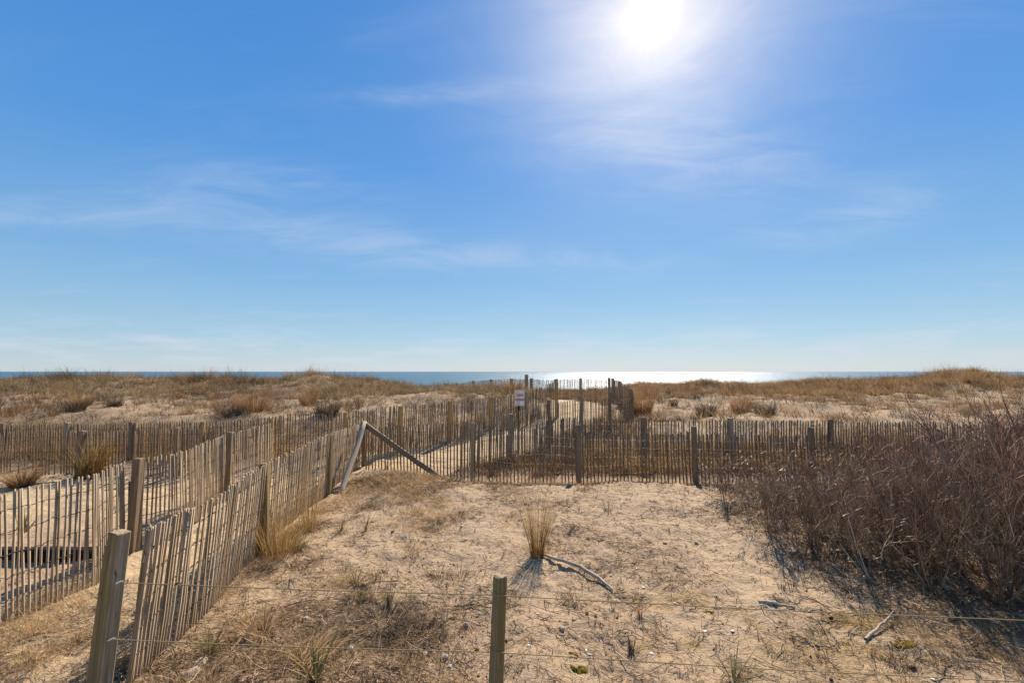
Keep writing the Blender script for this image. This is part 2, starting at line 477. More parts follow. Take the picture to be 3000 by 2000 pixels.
m_wire, g = new_mat('rusty_wire')
finish(g, g.mix(g.noise(None, 30., 3), (.035, .02, .012), (.11, .05, .022)), .7, spec=.4)
m_cable, g = new_mat('cable')
finish(g, g.mix(g.noise(None, 60., 3), (.24, .17, .08), (.40, .30, .155)), .75, spec=.1)
m_steel, g = new_mat('bright_steel')
b = finish(g, (.7, .7, .68), .3, spec=.6); b.inputs['Metallic'].default_value = .8

GRASS = [(0., (.10, .065, .035)), (.3, (.22, .145, .075)), (.6, (.36, .25, .13)), (.85, (.50, .375, .20)), (1., (.58, .47, .28))]
m_grass = tint_mat('dry_grass', GRASS, .7, .42)
m_gold = tint_mat('golden_grass', [(0., (.16, .09, .03)), (.4, (.36, .21, .07)), (.75, (.54, .35, .13)), (1., (.66, .48, .22))], .65, .35)
m_rust = tint_mat('rusty_grass', [(0., (.10, .05, .025)), (.4, (.28, .145, .065)), (.75, (.44, .26, .12)), (1., (.56, .39, .20))], .7, .42)
m_straw = tint_mat('straw', [(0., (.20, .11, .045)), (.4, (.42, .255, .11)), (.75, (.62, .42, .205)), (1., (.74, .58, .35))], .7, .45)
m_darkg = tint_mat('dark_grass', [(0., (.035, .025, .018)), (.5, (.10, .07, .045)), (1., (.30, .22, .13))], .75, .2)
m_twig = tint_mat('shrub_twig', [(0., (.065, .039, .022)), (.4, (.19, .12, .073)), (.68, (.34, .24, .155)), (.86, (.50, .375, .25)), (1., (.62, .50, .36))], .6, 0, .15)
m_sprig = tint_mat('red_twig', [(0., (.10, .045, .028)), (.4, (.23, .12, .072)), (.7, (.36, .22, .14)), (1., (.52, .38, .26))], .6, 0, .12)
m_litter = tint_mat('litter', [(0., (.06, .036, .022)), (.3, (.15, .09, .055)), (.6, (.30, .20, .12)), (.85, (.48, .35, .21)), (1., (.58, .47, .33))], .8, .1)
m_yucca = tint_mat('spiky_leaf', [(0., (.13, .085, .03)), (.4, (.17, .135, .045)), (.75, (.235, .20, .07)), (1., (.42, .33, .13))], .7, .25, .08)
m_leaf = tint_mat('dead_leaf', [(0., (.05, .022, .012)), (.5, (.17, .075, .035)), (1., (.42, .27, .15))], .55, .2, .3)

m_moss, g = new_mat('moss')
oc = g.n('ShaderNodeTexCoord').outputs['Object']; oi = g.n('ShaderNodeObjectInfo')
nz = g.noise(oc, 45., 5, .7)
mc = g.mix(oi.outputs['Random'], (.30, .17, .012), (.20, .17, .02))
finish(g, g.mix(g.ramp(nz, [(.35, 1.), (.6, 0.)]), mc, (.07, .05, .012)), .9, nz, .9, .02, spec=.1)
m_stone, g = new_mat('stone')
oc = g.n('ShaderNodeTexCoord').outputs['Object']; oi = g.n('ShaderNodeObjectInfo')
nz = g.noise(oc, 30., 5, .65)
finish(g, g.mix(nz, g.mix(oi.outputs['Random'], (.40, .30, .20), (.60, .50, .38)), (.26, .185, .12)), .85, nz, .6, .01, spec=.2)
m_shell, g = new_mat('shell')
oc = g.n('ShaderNodeTexCoord').outputs['Object']
finish(g, g.mix(g.noise(oc, 60., 3), (.82, .79, .75), (.55, .50, .45)), .45, spec=.4)

# ------------------------------------------------------------------ ground sheet
def axis(parts):
    out = [parts[0][0]]
    for a, b_, s0, s1 in parts:
        v, st_ = a, s0
        n = max(2, int(2 * (b_ - a) / (s0 + s1)))
        steps = np.linspace(s0, s1, n); steps *= (b_ - a) / steps.sum()
        out += list(a + np.cumsum(steps))
    return np.array(out)


gx = axis([(-75, -18, 2.5, .30), (-18, -6, .30, .05), (-6, 6, .034, .034), (6, 18, .05, .30), (18, 75, .30, 2.5)])
gy = axis([(-14, 1.6, 2.0, .06), (1.6, 7, .032, .034), (7, 12, .036, .06), (12, 30, .07, .24), (30, 130, .25, 3.0)])
GX, GY = np.meshgrid(gx, gy)
fx, fy = GX.ravel(), GY.ravel()
fz = ground_z(fx, fy)
nx, ny = len(gx), len(gy)
idx = np.arange(nx * ny).reshape(ny, nx)
Fq = np.stack([idx[:-1, :-1], idx[:-1, 1:], idx[1:, 1:], idx[1:, :-1]], -1).reshape(-1, 4)


def litter_density(x, y):
    """0..1: how thickly dead twigs and matted leaves lie on the sand"""
    n1 = fbm(x, y, 1.1, 4, 41); n2 = fbm(x, y, 3.3, 3, 43)
    e = enclosure(x, y)
    d = sstep(.44, .66, .6 * n1 + .4 * n2) * .6
    d += 1.0 * np.exp(-((x + 1.7) / 1.6) ** 2 - ((y - 3.4) / 1.5) ** 2)
    d += .55 * sstep(.46, .66, n1) * (1 - sstep(-2.2, -.6, x)) * (1 - sstep(7, 8.5, y))
    d += .7 * np.exp(-((x + 2.5) / .9) ** 2 - ((y - 9.5) / .7) ** 2)
    d += .35 * sstep(.45, .62, n2) * (1 - sstep(2.4, 3.6, y))
    d += .8 * sstep(2.8, 4.3, x - .12 * (y - 5)) * sstep(3.2, 4.5, y)
    d += .35 * np.exp(-((y - 9.6) / .35) ** 2)
    d *= 1 - .45 * sstep(-1.2, .2, x) * (1 - sstep(2.6, 3.8, x)) * sstep(2.8, 4.2, y) * (1 - sstep(8.8, 9.4, y))
    d = d * e
    lf = np.exp(-((x + 4.2) / .7) ** 2 - ((y - 4.2) / .75) ** 2) * 1.4 + (1 - sstep(-5.3, -4.9, x)) * (1 - sstep(6.5, 7.3, y)) * sstep(.40, .6, n1)
    d = np.maximum(d, lf * .5)
    d = np.maximum(d, .5 * sstep(.5, .65, n2) * sstep(-3.9, -3.5, x) * (1 - sstep(-3.3, -2.9, x)))
    return np.clip(d, 0, 1)


def grass_density(x, y):
    """0..1: how thickly beach grass covers the dunes beyond the fences"""
    n1 = fbm(x, y, .55, 4, 61); n2 = fbm(x, y, 1.7, 3, 67)
    nn = .55 * n1 + .45 * n2
    left = 1 - sstep(-1.5, .5, x)
    d_left = .26 + .84 * sstep(18.0, 21.5, y + 5 * (nn - .5)) + .55 * (1 - sstep(13.8, 14.8, y)) + sstep(.52, .64, nn) * .55
    d_mid = .55 + .4 * sstep(.45, .6, nn)
    d_right = .12 + .94 * sstep(21.3, 23.3, y + 5 * (nn - .5)) + sstep(.56, .66, nn) * .5 + .45 * (1 - sstep(12.6, 13.6, y)) * sstep(.4, .55, n2)
    wl = left; wr = sstep(3.6, 4.6, x)
    d = d_left * wl + d_right * wr + d_mid * (1 - wl) * (1 - wr)
    d *= sstep(11.2, 12.2, y) * (1 - sstep(38, 46, y)) * (1 - sstep(.15, .5, in_path(x, y)))
    return np.clip(d, 0, 1)


def dune_debris(x, y):
    return sstep(.45, .56, .5 * fbm(x, y * 2.2, .8, 3, 33) + .5 * fbm(x, y, 2.3, 3, 34)) * sstep(12.3, 13.5, y) * (1 - sstep(23, 25, y)) * (1 - sstep(.1, .4, in_path(x, y))) * .8
litter_shade_v = litter_density(fx, fy)
gd = grass_density(fx, fy)
litter_shade_v = np.maximum(litter_shade_v, np.maximum(gd * .85, dune_debris(fx, fy) * .75))  # beneath the beach grass the sand is painted darker as shade
moss_v = enclosure(fx, fy) * (1 - sstep(4.6, 6.0, fy)) * sstep(.58, .74, fbm(fx, fy, 2.6, 4, 88)) * sstep(-1.0, 2.4, fx) * .8 + enclosure(fx, fy) * .65 * np.exp(-((fx - 2.75) / .8) ** 2 - ((fy - 4.0) / .55) ** 2) * sstep(.42, .62, fbm(fx * .6, fy * 1.6, 3.2, 4, 89))
ground = link('ground', mesh_np('ground', np.c_[fx, fy, fz], Fq, {'litter': litter_shade_v, 'path': in_path(fx, fy), 'moss': moss_v}, True, m_sand))
kind(ground, 'structure')

# ------------------------------------------------------------------ sea
m_sea, g = new_mat('sea_water')
oc = g.n('ShaderNodeTexCoord').outputs['Object']
w1 = g.noise(g.mapping(oc, scale=(.16, .42, 1)), 1.0, 5, .55)
w2 = g.noise(g.mapping(oc, scale=(.016, .05, 1)), 1.0, 4, .6)
b = g.n('ShaderNodeBsdfPrincipled'); b.inputs['Base Color'].default_value = (.03, .095, .125, 1)
b.inputs['Roughness'].default_value = .30; b.inputs['IOR'].default_value = 1.333
bn = g.n('ShaderNodeBump', _Strength=1.0, _Distance=1.5)
g.l(g.math('ADD', w1, g.math('MULTIPLY', w2, .5)), bn.inputs['Height']); g.l(bn.outputs[0], b.inputs['Normal'])
out = g.n('ShaderNodeOutputMaterial'); g.l(b.outputs[0], out.inputs[0])
ys = np.r_[70, 150, 300, 600, 1200, 2500, 6000, 30000.]
xs = np.linspace(-1, 1, 9)
V = np.array([[x * max(y * 2.5, 400), y, -3.9] for y in ys for x in xs])
ii = np.arange(len(V)).reshape(len(ys), len(xs))
kind(link('sea', mesh_np('sea', V, np.stack([ii[:-1, :-1], ii[:-1, 1:], ii[1:, 1:], ii[1:, :-1]], -1).reshape(-1, 4), None, False, m_sea)), 'structure')

# ------------------------------------------------------------------ sand fences
slat_meshes = {}
for k in range(12):
    rr = np.random.default_rng(100 + k)
    w_ = .0175 * rr.uniform(.88, 1.1); t_ = .0055
    zs = [0, .35, .7, 1.0]
    V = []
    for z in zs:
        dx, dy = rr.normal(0, .004), rr.normal(0, .004)
        ww = w_ * rr.uniform(.9, 1.05)
        V += [[-ww + dx, -t_ + dy, z], [ww + dx, -t_ + dy, z], [ww + dx, t_ + dy, z], [-ww + dx, t_ + dy, z]]
    V = np.array(V); V[-4:, 2] += np.array([1, -1, -1, 1]) * rr.uniform(-.008, .008)
    Fs = [[0, 3, 2, 1], [12, 13, 14, 15]]
    for s in range(3):
        for q in range(4): Fs.append([s * 4 + q, s * 4 + (q + 1) % 4, s * 4 + 4 + (q + 1) % 4, s * 4 + 4 + q])
    slat_meshes.setdefault(k >= 6, []).append(mesh_np('slat', V, np.array(Fs), None, False, m_slat_grey_sunlit if k >= 6 else m_slat))


def post_mesh(name, sx, sy, h, mat, round_=False):
    """a post standing from z=-0.5 to h with worn top edges"""
    import bmesh
    bm = bmesh.new()
    if round_:
        n = 14
        lev = [(-.5, 1.0), (.3 * h, 1.02), (.7 * h, .98), (h - .012, .97), (h, .88)]
        rings = []
        for z, s in lev:
            rings.append([bm.verts.new((math.cos(2 * math.pi * q / n) * sx * s * (1 + .03 * math.sin(q * 2.3)), math.sin(2 * math.pi * q / n) * sy * s, z + (.006 * math.cos(q) if z == h else 0))) for q in range(n)])
        for a, b_ in zip(rings[:-1], rings[1:]):
            for q in range(n): bm.faces.new((a[q], a[(q + 1) % n], b_[(q + 1) % n], b_[q]))
        bm.faces.new(rings[-1]); bm.faces.new(list(reversed(rings[0])))
    else:
        V, F = box_vf(sx, sy, -.5, h, .99)
        vs = [bm.verts.new(v) for v in V]
        for f in F: bm.faces.new([vs[i] for i in f])
        bmesh.ops.bevel(bm, geom=list(bm.edges), offset=min(sx, sy) * .14, segments=1, affect='EDGES')
    me = bpy.data.meshes.new(name); bm.to_mesh(me); bm.free()
    if round_:
        for p in me.polygons: p.use_smooth = len(p.vertices) == 4
    me.materials.append(mat)
    return me


def sand_fence(label, anchors, posts, seed, spacing=.070, post_side=1, lean=0.0, ragged=.02, wires=5, tilt=0.0, gap=.012, wide=1.0, grey=False):
    """anchors: (photo x, distance, photo y of the slat tops); posts: (photo x, photo y of the top, half width, kind)"""
    rr = np.random.default_rng(seed)
    pts = np.array([P(px, py, d) for px, d, py in anchors])
    dens = [pts[0]]
    for a, b_ in zip(pts[:-1], pts[1:]):
        m = max(2, int(np.linalg.norm(b_[:2] - a[:2]) / .05))
        dens += [a + (b_ - a) * t for t in np.linspace(0, 1, m + 1)[1:]]
    dens = np.array(dens)
    seg = np.linalg.norm(np.diff(dens[:, :2], axis=0), axis=1); s = np.r_[0, np.cumsum(seg)]
    n = int(s[-1] / spacing)
    mid = dens[len(dens) // 2]
    root = thing('sand_fence', label, 'fence', (pts[0][0], pts[0][1], gz(pts[0][0], pts[0][1])), 'slatted sand fences of the dune crossing')
    inv = Vector(root.location)
    sv = np.arange(n) * spacing + spacing * .5 + rr.normal(0, spacing * .04, n)
    X, Y, ZT = (np.interp(sv, s, dens[:, k]) for k in range(3))
    wob = .022 * np.sin(sv * 1.9 + seed) + .014 * np.sin(sv * 4.3 + 2 * seed)
    tl = tilt * (1 - .7 * np.arange(n) / n)
    tx = np.gradient(np.interp(sv, s, dens[:, 0])); ty = np.gradient(np.interp(sv, s, dens[:, 1]))
    ang = np.arctan2(ty, tx)
    X = X - np.sin(ang) * wob; Y = Y + np.cos(ang) * wob
    G = ground_z(X, Y)
    ZT = ZT + .012 * np.sin(sv * 2.2 + seed * 1.7)
    clump = np.cumsum(rr.normal(0, .006, n)); clump -= np.linspace(clump[0], clump[-1], n)
    kept = 0
    for k in range(n):
        if rr.random() < gap: continue
        top = ZT[k] + rr.normal(0, ragged)
        if rr.random() < .02: top -= rr.uniform(.1, .3)
        bot = G[k] - .08
        me = slat_meshes[grey][rr.integers(6)]  # grey picks the lighter slats with sunlight painted in
        o = link('slat', me, root, (X[k] - inv.x, Y[k] - inv.y, bot - inv.z))
        o.scale = (wide * rr.uniform(.92, 1.1), 1, max(.35, top - bot))
        o.rotation_euler = (tl[k] + rr.normal(0, .008), lean + np.clip(clump[k], -.04, .04) + rr.normal(0, .010), ang[k] + rr.normal(0, .06))
        kept += 1
    fr = np.linspace(.18, .86, wires)
    for f in fr:
        geo = Geo()
        z = G + (ZT - G) * f + rr.normal(0, .006, n)
        sdn = np.where(np.arange(n) % 2 == 0, 1, -1) * .009
        for sg in (1, -1):
            so = sdn * sg - tl * (z - G + .08)
            pl = np.stack([X - np.sin(ang) * so, Y + np.cos(ang) * so, z], 1) - np.array(inv)
            segs = np.stack([pl[:-1], pl[1:]], 1)
            tubes(geo, segs, np.full((len(segs), 2), .0036 if grey else .004), np.zeros(len(segs)))
        link('wire', geo.mesh('wire', m_wire), root)
    # posts: find where the run passes behind the photo column of each post
    dep = dens[:, 1] * cp + (dens[:, 2] - CAM_H) * sp
    ppx = 1500 + dens[:, 0] / dep * F_PX
    for po in posts:
        px, py, hw, kd = po[:4]
        k = int(np.argmin(np.abs(ppx - px)))
        a = math.atan2(*(dens[min(k + 3, len(dens) - 1)] - dens[max(k - 3, 0)])[[1, 0]])
        nrm = np.array([math.sin(a), -math.cos(a)])
        if nrm @ -dens[k][:2] < 0: nrm = -nrm
        q = dens[k][:2] + nrm * (hw + .012) * post_side
        zt = P(px, py, q[1])[2]
        g0 = gz(q[0], q[1])
        me = post_mesh('post', hw, hw, max(.4, zt - g0), {'d': m_post, 'w': m_post_warm, 'm': m_post_moss, 'g': m_post_grey}[kd], round_=len(po) > 4)
        o = link('post', me, root, (q[0] - inv.x, q[1] - inv.y, g0 - inv.z))
        o.rotation_euler = (rr.normal(0, .015), rr.normal(0, .02) + lean, a + rr.normal(0, .1))
    return root


def tops(*pairs, z=1.19):
    """anchors for a run on level sand: the distance follows from a top at height z"""
    return [(px, (CAM_H - z) * F_PX / (py - 1088.0), py) for px, py in pairs]


fence_a = sand_fence('grey slat fence along the left edge of the sandy walkway, nearest the left picture edge',
    [(-260, 4.05, 1500)] + tops((0, 1452), (300, 1390), (385, 1348), (418, 1342), (517, 1330), (578, 1310), (670, 1271), (800, 1240)),
    [(388, 1343, .05, 'd'), (662, 1266, .045, 'd'), (402, 1343, .03, 'g')], 11, tilt=-.06, wires=5, spacing=.050, wide=.56, grey=True, ragged=.008)
fence_b = sand_fence('weathered slat fence from the square leaning post in front to the braced corner',
    [(375, 3.3, 1566)] + tops((391, 1559), (510, 1496), (558, 1475), (629, 1441), (714, 1382), (765, 1357), (825, 1330), (905, 1294), (957, 1272), (1012, 1252), (1062, 1238), z=1.15),
    [(765, 1355, .058, 'm'), (957, 1273, .05, 'm'), (1066, 1236, .048, 'd')], 12, wires=5, tilt=.08, ragged=.014, spacing=.044, wide=.54, grey=True)
fence_c = sand_fence('brown slat fence crossing behind the open sand from the braced corner into the shrubs',
    [(1068, 10.8, 1247), (1385, 10.35, 1243), (1600, 10.2, 1258), (1695, 10.1, 1268), (2030, 10.0, 1270), (2400, 10.0, 1276), (2750, 10.0, 1284), (3150, 10.0, 1290)],
    [(1385, 1238, .036, 'g'), (1694, 1244, .055, 'd', 'r'), (2030, 1248, .06, 'd', 'r'), (2375, 1252, .055, 'd', 'r'), (2745, 1256, .055, 'd', 'r')], 13, wires=5, ragged=.022, spacing=.08, wide=.80)
fence_c2 = sand_fence('second slat fence just behind the cross fence, its tops showing above it',
    [(1560, 12.0, 1244), (1640, 12.0, 1224), (1878, 12.0, 1226), (2014, 12.0, 1230), (2450, 12.0, 1234), (2900, 12.0, 1240), (3120, 12, 1244)],
    [(1878, 1222, .055, 'd'), (2140, 1224, .05, 'g'), (2425, 1228, .05, 'd')], 14, ragged=.02, wide=.8)
fence_d = sand_fence('long slat fence below the left dune, climbing behind the sign to the crest',
    [(-200, 12.0, 1244), (205, 12.0, 1242), (393, 12.0, 1240), (600, 12.0, 1236), (720, 12.0, 1230), (800, 12.0, 1221), (860, 12.0, 1215), (1000, 12.0, 1207), (1075, 12.2, 1198), (1180, 13.0, 1188), (1345, 14.7, 1172), (1430, 15.8, 1163), (1504, 16.5, 1157), (1545, 16.6, 1148), (1628, 17.0, 1116)],
    [(12, 1240, .06, 'd'), (206, 1237, .065, 'g'), (394, 1236, .05, 'd'), (594, 1234, .04, 'w'), (800, 1226, .04, 'w'), (1010, 1206, .05, 'w'), (1172, 1189, .055, 'w'), (1315, 1173, .055, 'w'), (1434, 1162, .06, 'w'), (1541, 1147, .04, 'g'), (1628, 1110, .055, 'w')], 15, ragged=.02, wide=.78)
fence_d2 = sand_fence('lower slat fence at left beside bare sand, before the long dune fence',
    [(-200, 10.7, 1266), (246, 10.7, 1264), (524, 10.8, 1256), (660, 11.1, 1246)],
    [(246, 1262, .055, 'd'), (524, 1252, .055, 'd')], 16, gap=.25, ragged=.03, wide=.8)
fence_e = sand_fence('slat fence on the right of the sandy ramp, standing before bright sand',
    [(1350, 11.4, 1236), (1490, 12.2, 1214), (1606, 13.4, 1180), (1640, 13.7, 1176), (1701, 14.0, 1168), (1782, 14.6, 1168), (1852, 15.8, 1168)],
    [(1490, 1212, .052, 'g'), (1606, 1171, .042, 'd'), (1701, 1158, .042, 'g'), (1783, 1147, .04, 'd')], 17, ragged=.02, wide=.7)
fence_f = sand_fence('far slat fence on the dune crest, standing out against the sea',
    [(1250, 42, 1129), (1310, 40, 1127), (1341, 38.5, 1124), (1390, 36.5, 1116), (1441, 34.5, 1112), (1499, 32.5, 1110), (1560, 30, 1111), (1628, 28, 1113), (1703, 27, 1110), (1787, 25.5, 1112)],
    [(1310, 1123, .08, 'd'), (1341, 1121, .08, 'w'), (1389, 1115, .08, 'w'), (1441, 1111, .08, 'w'), (1499, 1109, .085, 'w'), (1545, 1097, .09, 'g'), (1560, 1108, .08, 'w'), (1703, 1107, .06, 'g'), (1786, 1106, .06, 'g')], 18, spacing=.085, ragged=.02, wide=.8)
fence_g = sand_fence('slat fence right of the crossing, running back from its end post to crest',
    [(1857, 16.0, 1150), (1838, 18.5, 1130), (1820, 21, 1119), (1799, 24, 1112), (1790, 25.4, 1110)],
    [(1856, 1138, .055, 'd'), (1820, 1115, .06, 'g'), (1800, 1108, .06, 'g')], 19, wide=.75)

# diagonal braces on the corner post
def beam(name, a, b_, w_, t_, mat, parent=None):
    a, b_ = np.array(a), np.array(b_)
    L = np.linalg.norm(b_ - a)
    n = 9
    rr = np.random.default_rng(int(L * 1000))
    V = []
    for k in range(n):
        z = L * k / (n - 1)
        j = rr.normal(0, .003, 2)
        for x, y in ((-1, -1), (1, -1), (1, 1), (-1, 1)): V.append([x * w_ + j[0], y * t_ + j[1], z])
    F = [[0, 3, 2, 1], [4 * n - 4, 4 * n - 3, 4 * n - 2, 4 * n - 1]]
    for k in range(n - 1):
        for q in range(4): F.append([k * 4 + q, k * 4 + (q + 1) % 4, k * 4 + 4 + (q + 1) % 4, k * 4 + 4 + q])
    o = link(name, mesh_np(name, np.array(V), np.array(F), None, False, mat), parent)
    d = Vector(b_ - a).normalized(); hx = Vector((1, 0, 0)) if abs(d.x) < .5 else Vector((0, 1, 0))
    yv = d.cross(hx).normalized(); xv = yv.cross(d)
    o.rotation_euler = Matrix((xv, yv, d)).transposed().to_euler()
    o.location = Vector(a) - (Vector(parent.location) if parent else Vector((0, 0, 0)))
    return o


ct = P(1066, 1240, 10.7)
b1 = P(978, 1446, 9.0); b1[2] = gz(b1[0], b1[1]) - .08
br = beam('brace', b1 + np.array([.09, 0, 0]), ct + np.array([.07, -.08, .02]), .035, .065, m_brace, fence_b); br['label'] = 'pale grey diagonal brace leaning to the corner post'
b2 = P(1290, 1368, 10.42); b2[2] = gz(b2[0], b2[1]) + .02
br2 = beam('brace', b2 + np.array([0, -.09, 0]), ct + np.array([.04, -.10, .0]), .04, .05, m_post, fence_c); br2['label'] = 'dark diagonal brace from the corner post down to the sand'

# ------------------------------------------------------------------ cable fence in the foreground
fw = thing('cable_fence', 'two strand cable fence across the foreground strung from mossy posts', 'fence', (0, 2.93, 0))
lp_top = P(351, 1556, 2.93)
tilt = math.atan2(lp_top[0] - P(296, 2000, 2.93)[0], lp_top[2] - P(296, 2000, 2.93)[2])
bx_ = lp_top[0] - math.tan(tilt) * lp_top[2]
pm = post_mesh('post', .043, .043, lp_top[2] / math.cos(tilt), m_post_grey)
pm.materials.append(m_post_moss)
for p in pm.polygons:
    if p.normal.y < -.6: p.material_index = 1
lpost = link('post', pm, fw, (bx_, 0, 0)); lpost.rotation_euler = (0, tilt, 0)
lpost.matrix_local = Matrix.Translation((bx_, 0, 0)) @ Matrix.Rotation(tilt, 4, 'Y') @ Matrix.Rotation(R(-18), 4, 'Z')
lpost['label'] = 'square grey corner post leaning right'
bm_ = post_mesh('board', .019, .04, lp_top[2] / math.cos(tilt) - .085, m_post_moss)
bd = link('board', bm_, fw); bd.matrix_local = Matrix.Translation((bx_, 0, 0)) @ Matrix.Rotation(tilt + .012, 4, 'Y') @ Matrix.Rotation(R(-18), 4, 'Z') @ Matrix.Translation((-.064, .0, 0))
bd['label'] = 'mossy board fixed to the left side of the corner post'
cpt = P(1466, 1684, 2.93); cb = P(1453, 2000, 2.93)
ct_t = math.atan2(cpt[0] - cb[0], cpt[2] - cb[2])
cme = post_mesh('post', .046, .046, cpt[2] / math.cos(ct_t), m_post_moss, True)
cme.materials.append(m_post_grey)
for p in cme.polygons:
    if p.normal.z > .6: p.material_index = 1
cpost = link('post', cme, fw, (cpt[0] - math.tan(ct_t) * cpt[2], 0, 0)); cpost.rotation_euler = (0, ct_t, 0)
cpost['label'] = 'round mossy post in the middle'
rpx = P(3230, 1760, 2.93)
link('post', post_mesh('post', .046, .046, rpx[2], m_post_moss, True), fw, (rpx[0], 0, 0))
for ptsw in ([(352, 1705), (900, 1727), (1440, 1742), (1490, 1745), (2200, 1783), (3000, 1816), (3240, 1826)],
             [(330, 1872), (900, 1895), (1440, 1909), (1490, 1912), (2200, 1956), (3000, 1996), (3230, 2008)]):
    geo = Geo(); dpt = 2.90
    wp = []
    for (a0, b0), (a1, b1_) in zip(ptsw[:-1], ptsw[1:]):
        for t in np.linspace(0, 1, 12)[:-1]: wp.append(P(a0 + (a1 - a0) * t, b0 + (b1_ - b0) * t, 2.872))
    wp = np.array(wp) - np.array([0, 2.93, 0])
    sg = np.stack([wp[:-1], wp[1:]], 1)
    tubes(geo, sg, np.full((len(sg), 2), .0027), np.zeros(len(sg)), 6)
    link('cable', geo.mesh('cable', m_cable, True), fw)
for px, py in ((345, 1704), (322, 1871)):
    geo = Geo()
    a = P(px - 4, py + 4, 2.87); b_ = P(px + 20, py - 4, 2.85)
    pl = np.array([[a, (a + b_) / 2 + np.array([0, 0, .004]), b_]]) - np.array([0, 2.93, 0])
    tubes(geo, pl, np.array([[.006, .007, .004]]), np.zeros(1), 6)
    link('eye_bolt', geo.mesh('eye_bolt', m_steel, True), fw)
geo = Geo(); dr = P(517, 1709, 2.872) - np.array([0, 2.93, 0])
tubes(geo, np.array([[dr + [-.006, 0, 0], dr + [.006, 0, 0]]]), np.full((1, 2), .007), np.zeros(1), 6)
link('clip', geo.mesh('clip', m_wire), fw)

# ------------------------------------------------------------------ sign
m_white, g = new_mat('sign_white')
oc = g.n('ShaderNodeTexCoord').outputs['Object']
finish(g, g.mix(g.ramp(g.noise(oc, 9., 4), [(.45, 0.), (.7, 1.)]), (.78, .75, .68), (.62, .57, .48)), .5, spec=.4, transl=.22)
m_red, g = new_mat('sign_red'); finish(g, (.55, .035, .05), .5, spec=.4, transl=.22)
sc0 = P(1522, 1165, 13.4)
sg_root = thing('dune_sign', 'white and red DUNE CROSSING sign on a dark post beside the sandy path', 'sign', (sc0[0], sc0[1], gz(sc0[0], sc0[1])))
zc0 = sc0[2] - sg_root.location.z
import bmesh
def rrect(hw, hh, r, y0, y1, n=4):
    bm = bmesh.new(); ring = []
    for cx, cz, a0 in ((hw - r, hh - r, 0), (-hw + r, hh - r, 90), (-hw + r, -hh + r, 180), (hw - r, -hh + r, 270)):
        for k in range(n + 1):
            a = R(a0 + 90 * k / n); ring.append((cx + r * math.cos(a), cz + r * math.sin(a)))
    A = [bm.verts.new((x, y0, z)) for x, z in ring]; B = [bm.verts.new((x, y1, z)) for x, z in ring]
    bm.faces.new(A); bm.faces.new(list(reversed(B)))
    for k in range(len(A)): bm.faces.new((A[k], B[k], B[(k + 1) % len(A)], A[(k + 1) % len(A)]))
    bmesh.ops.recalc_face_normals(bm, faces=list(bm.faces))
    me = bpy.data.meshes.new('panel'); bm.to_mesh(me); bm.free(); return me
me = rrect(.152, .236, .02, -.002, .002); me.materials.append(m_white)
panel = link('panel', me, sg_root, (0, 0, zc0))
# printed border: a thin red ring
def ring_rect(hw, hh, t, y):
    V = []; F = []
    o_ = [(-hw, -hh), (hw, -hh), (hw, hh), (-hw, hh)]; i_ = [(-hw + t, -hh + t), (hw - t, -hh + t), (hw - t, hh - t), (-hw + t, hh - t)]
    for x, z in o_ + i_: V.append([x, y, z])
    for k in range(4): F.append([k, (k + 1) % 4, 4 + (k + 1) % 4, 4 + k])
    return np.array(V), np.array(F)
V, F = ring_rect(.142, .226, .008, -.0045)
link('border', mesh_np('border', V, F, None, False, m_red), panel)
for txt, zz, size, sx in (('DUNE', .075, .105, .78), ('CROSSING', -.055, .085, .72)):
    cu_ = bpy.data.curves.new('lettering', 'FONT'); cu_.body = txt; cu_.size = size; cu_.align_x = 'CENTER'; cu_.align_y = 'CENTER'; cu_.extrude = .001; cu_.offset = .0022
    tmp = bpy.data.objects.new('lettering', cu_); C.objects.link(tmp)
    dg = bpy.context.evaluated_depsgraph_get(); dg.update()
    me = bpy.data.meshes.new_from_object(tmp.evaluated_get(dg)); bpy.data.objects.remove(tmp)
    me.materials.clear(); me.materials.append(m_red)
    o = link('lettering', me, panel, (0, -.0055, zz)); o.rotation_euler = (math.pi / 2, 0, 0); o.scale = (sx, 1, 1)
geo = Geo()
V, F = box_vf(.026, .014, -.4, zc0 + .20); geo.add(V, F, np.zeros(8))
o = link('pole', geo.mesh('pole', m_timber), sg_root, (-.02, .02, 0))
for zz in (.20, -.20):
    geo = Geo(); tubes(geo, np.array([[[0, -.006, zz], [0, .01, zz]]]), np.full((1, 2), .006), np.zeros(1), 6)
    link('bolt', geo.mesh('bolt', m_wire), panel)

# ------------------------------------------------------------------ dark timber edging behind the left fence
t0, t1 = np.array([-7.6, 6.0, 0.]), np.array([-5.42, 6.05, 0.])
for p in (t0, t1): p[2] = gz(p[0], p[1]) + .05
tag(beam('timber', t0, t1, .075, .07, m_timber), 'dark timber lying on the sand behind the left slat fence', 'timber')

# ------------------------------------------------------------------ beach grass on the dunes
def scatter(n, x0, x1, y0, y1, dens, r=None):
    x = rng.uniform(x0, x1, n); y = rng.uniform(y0, y1, n)
    k = rng.random(n) < dens(x, y)
    return x[k], y[k]


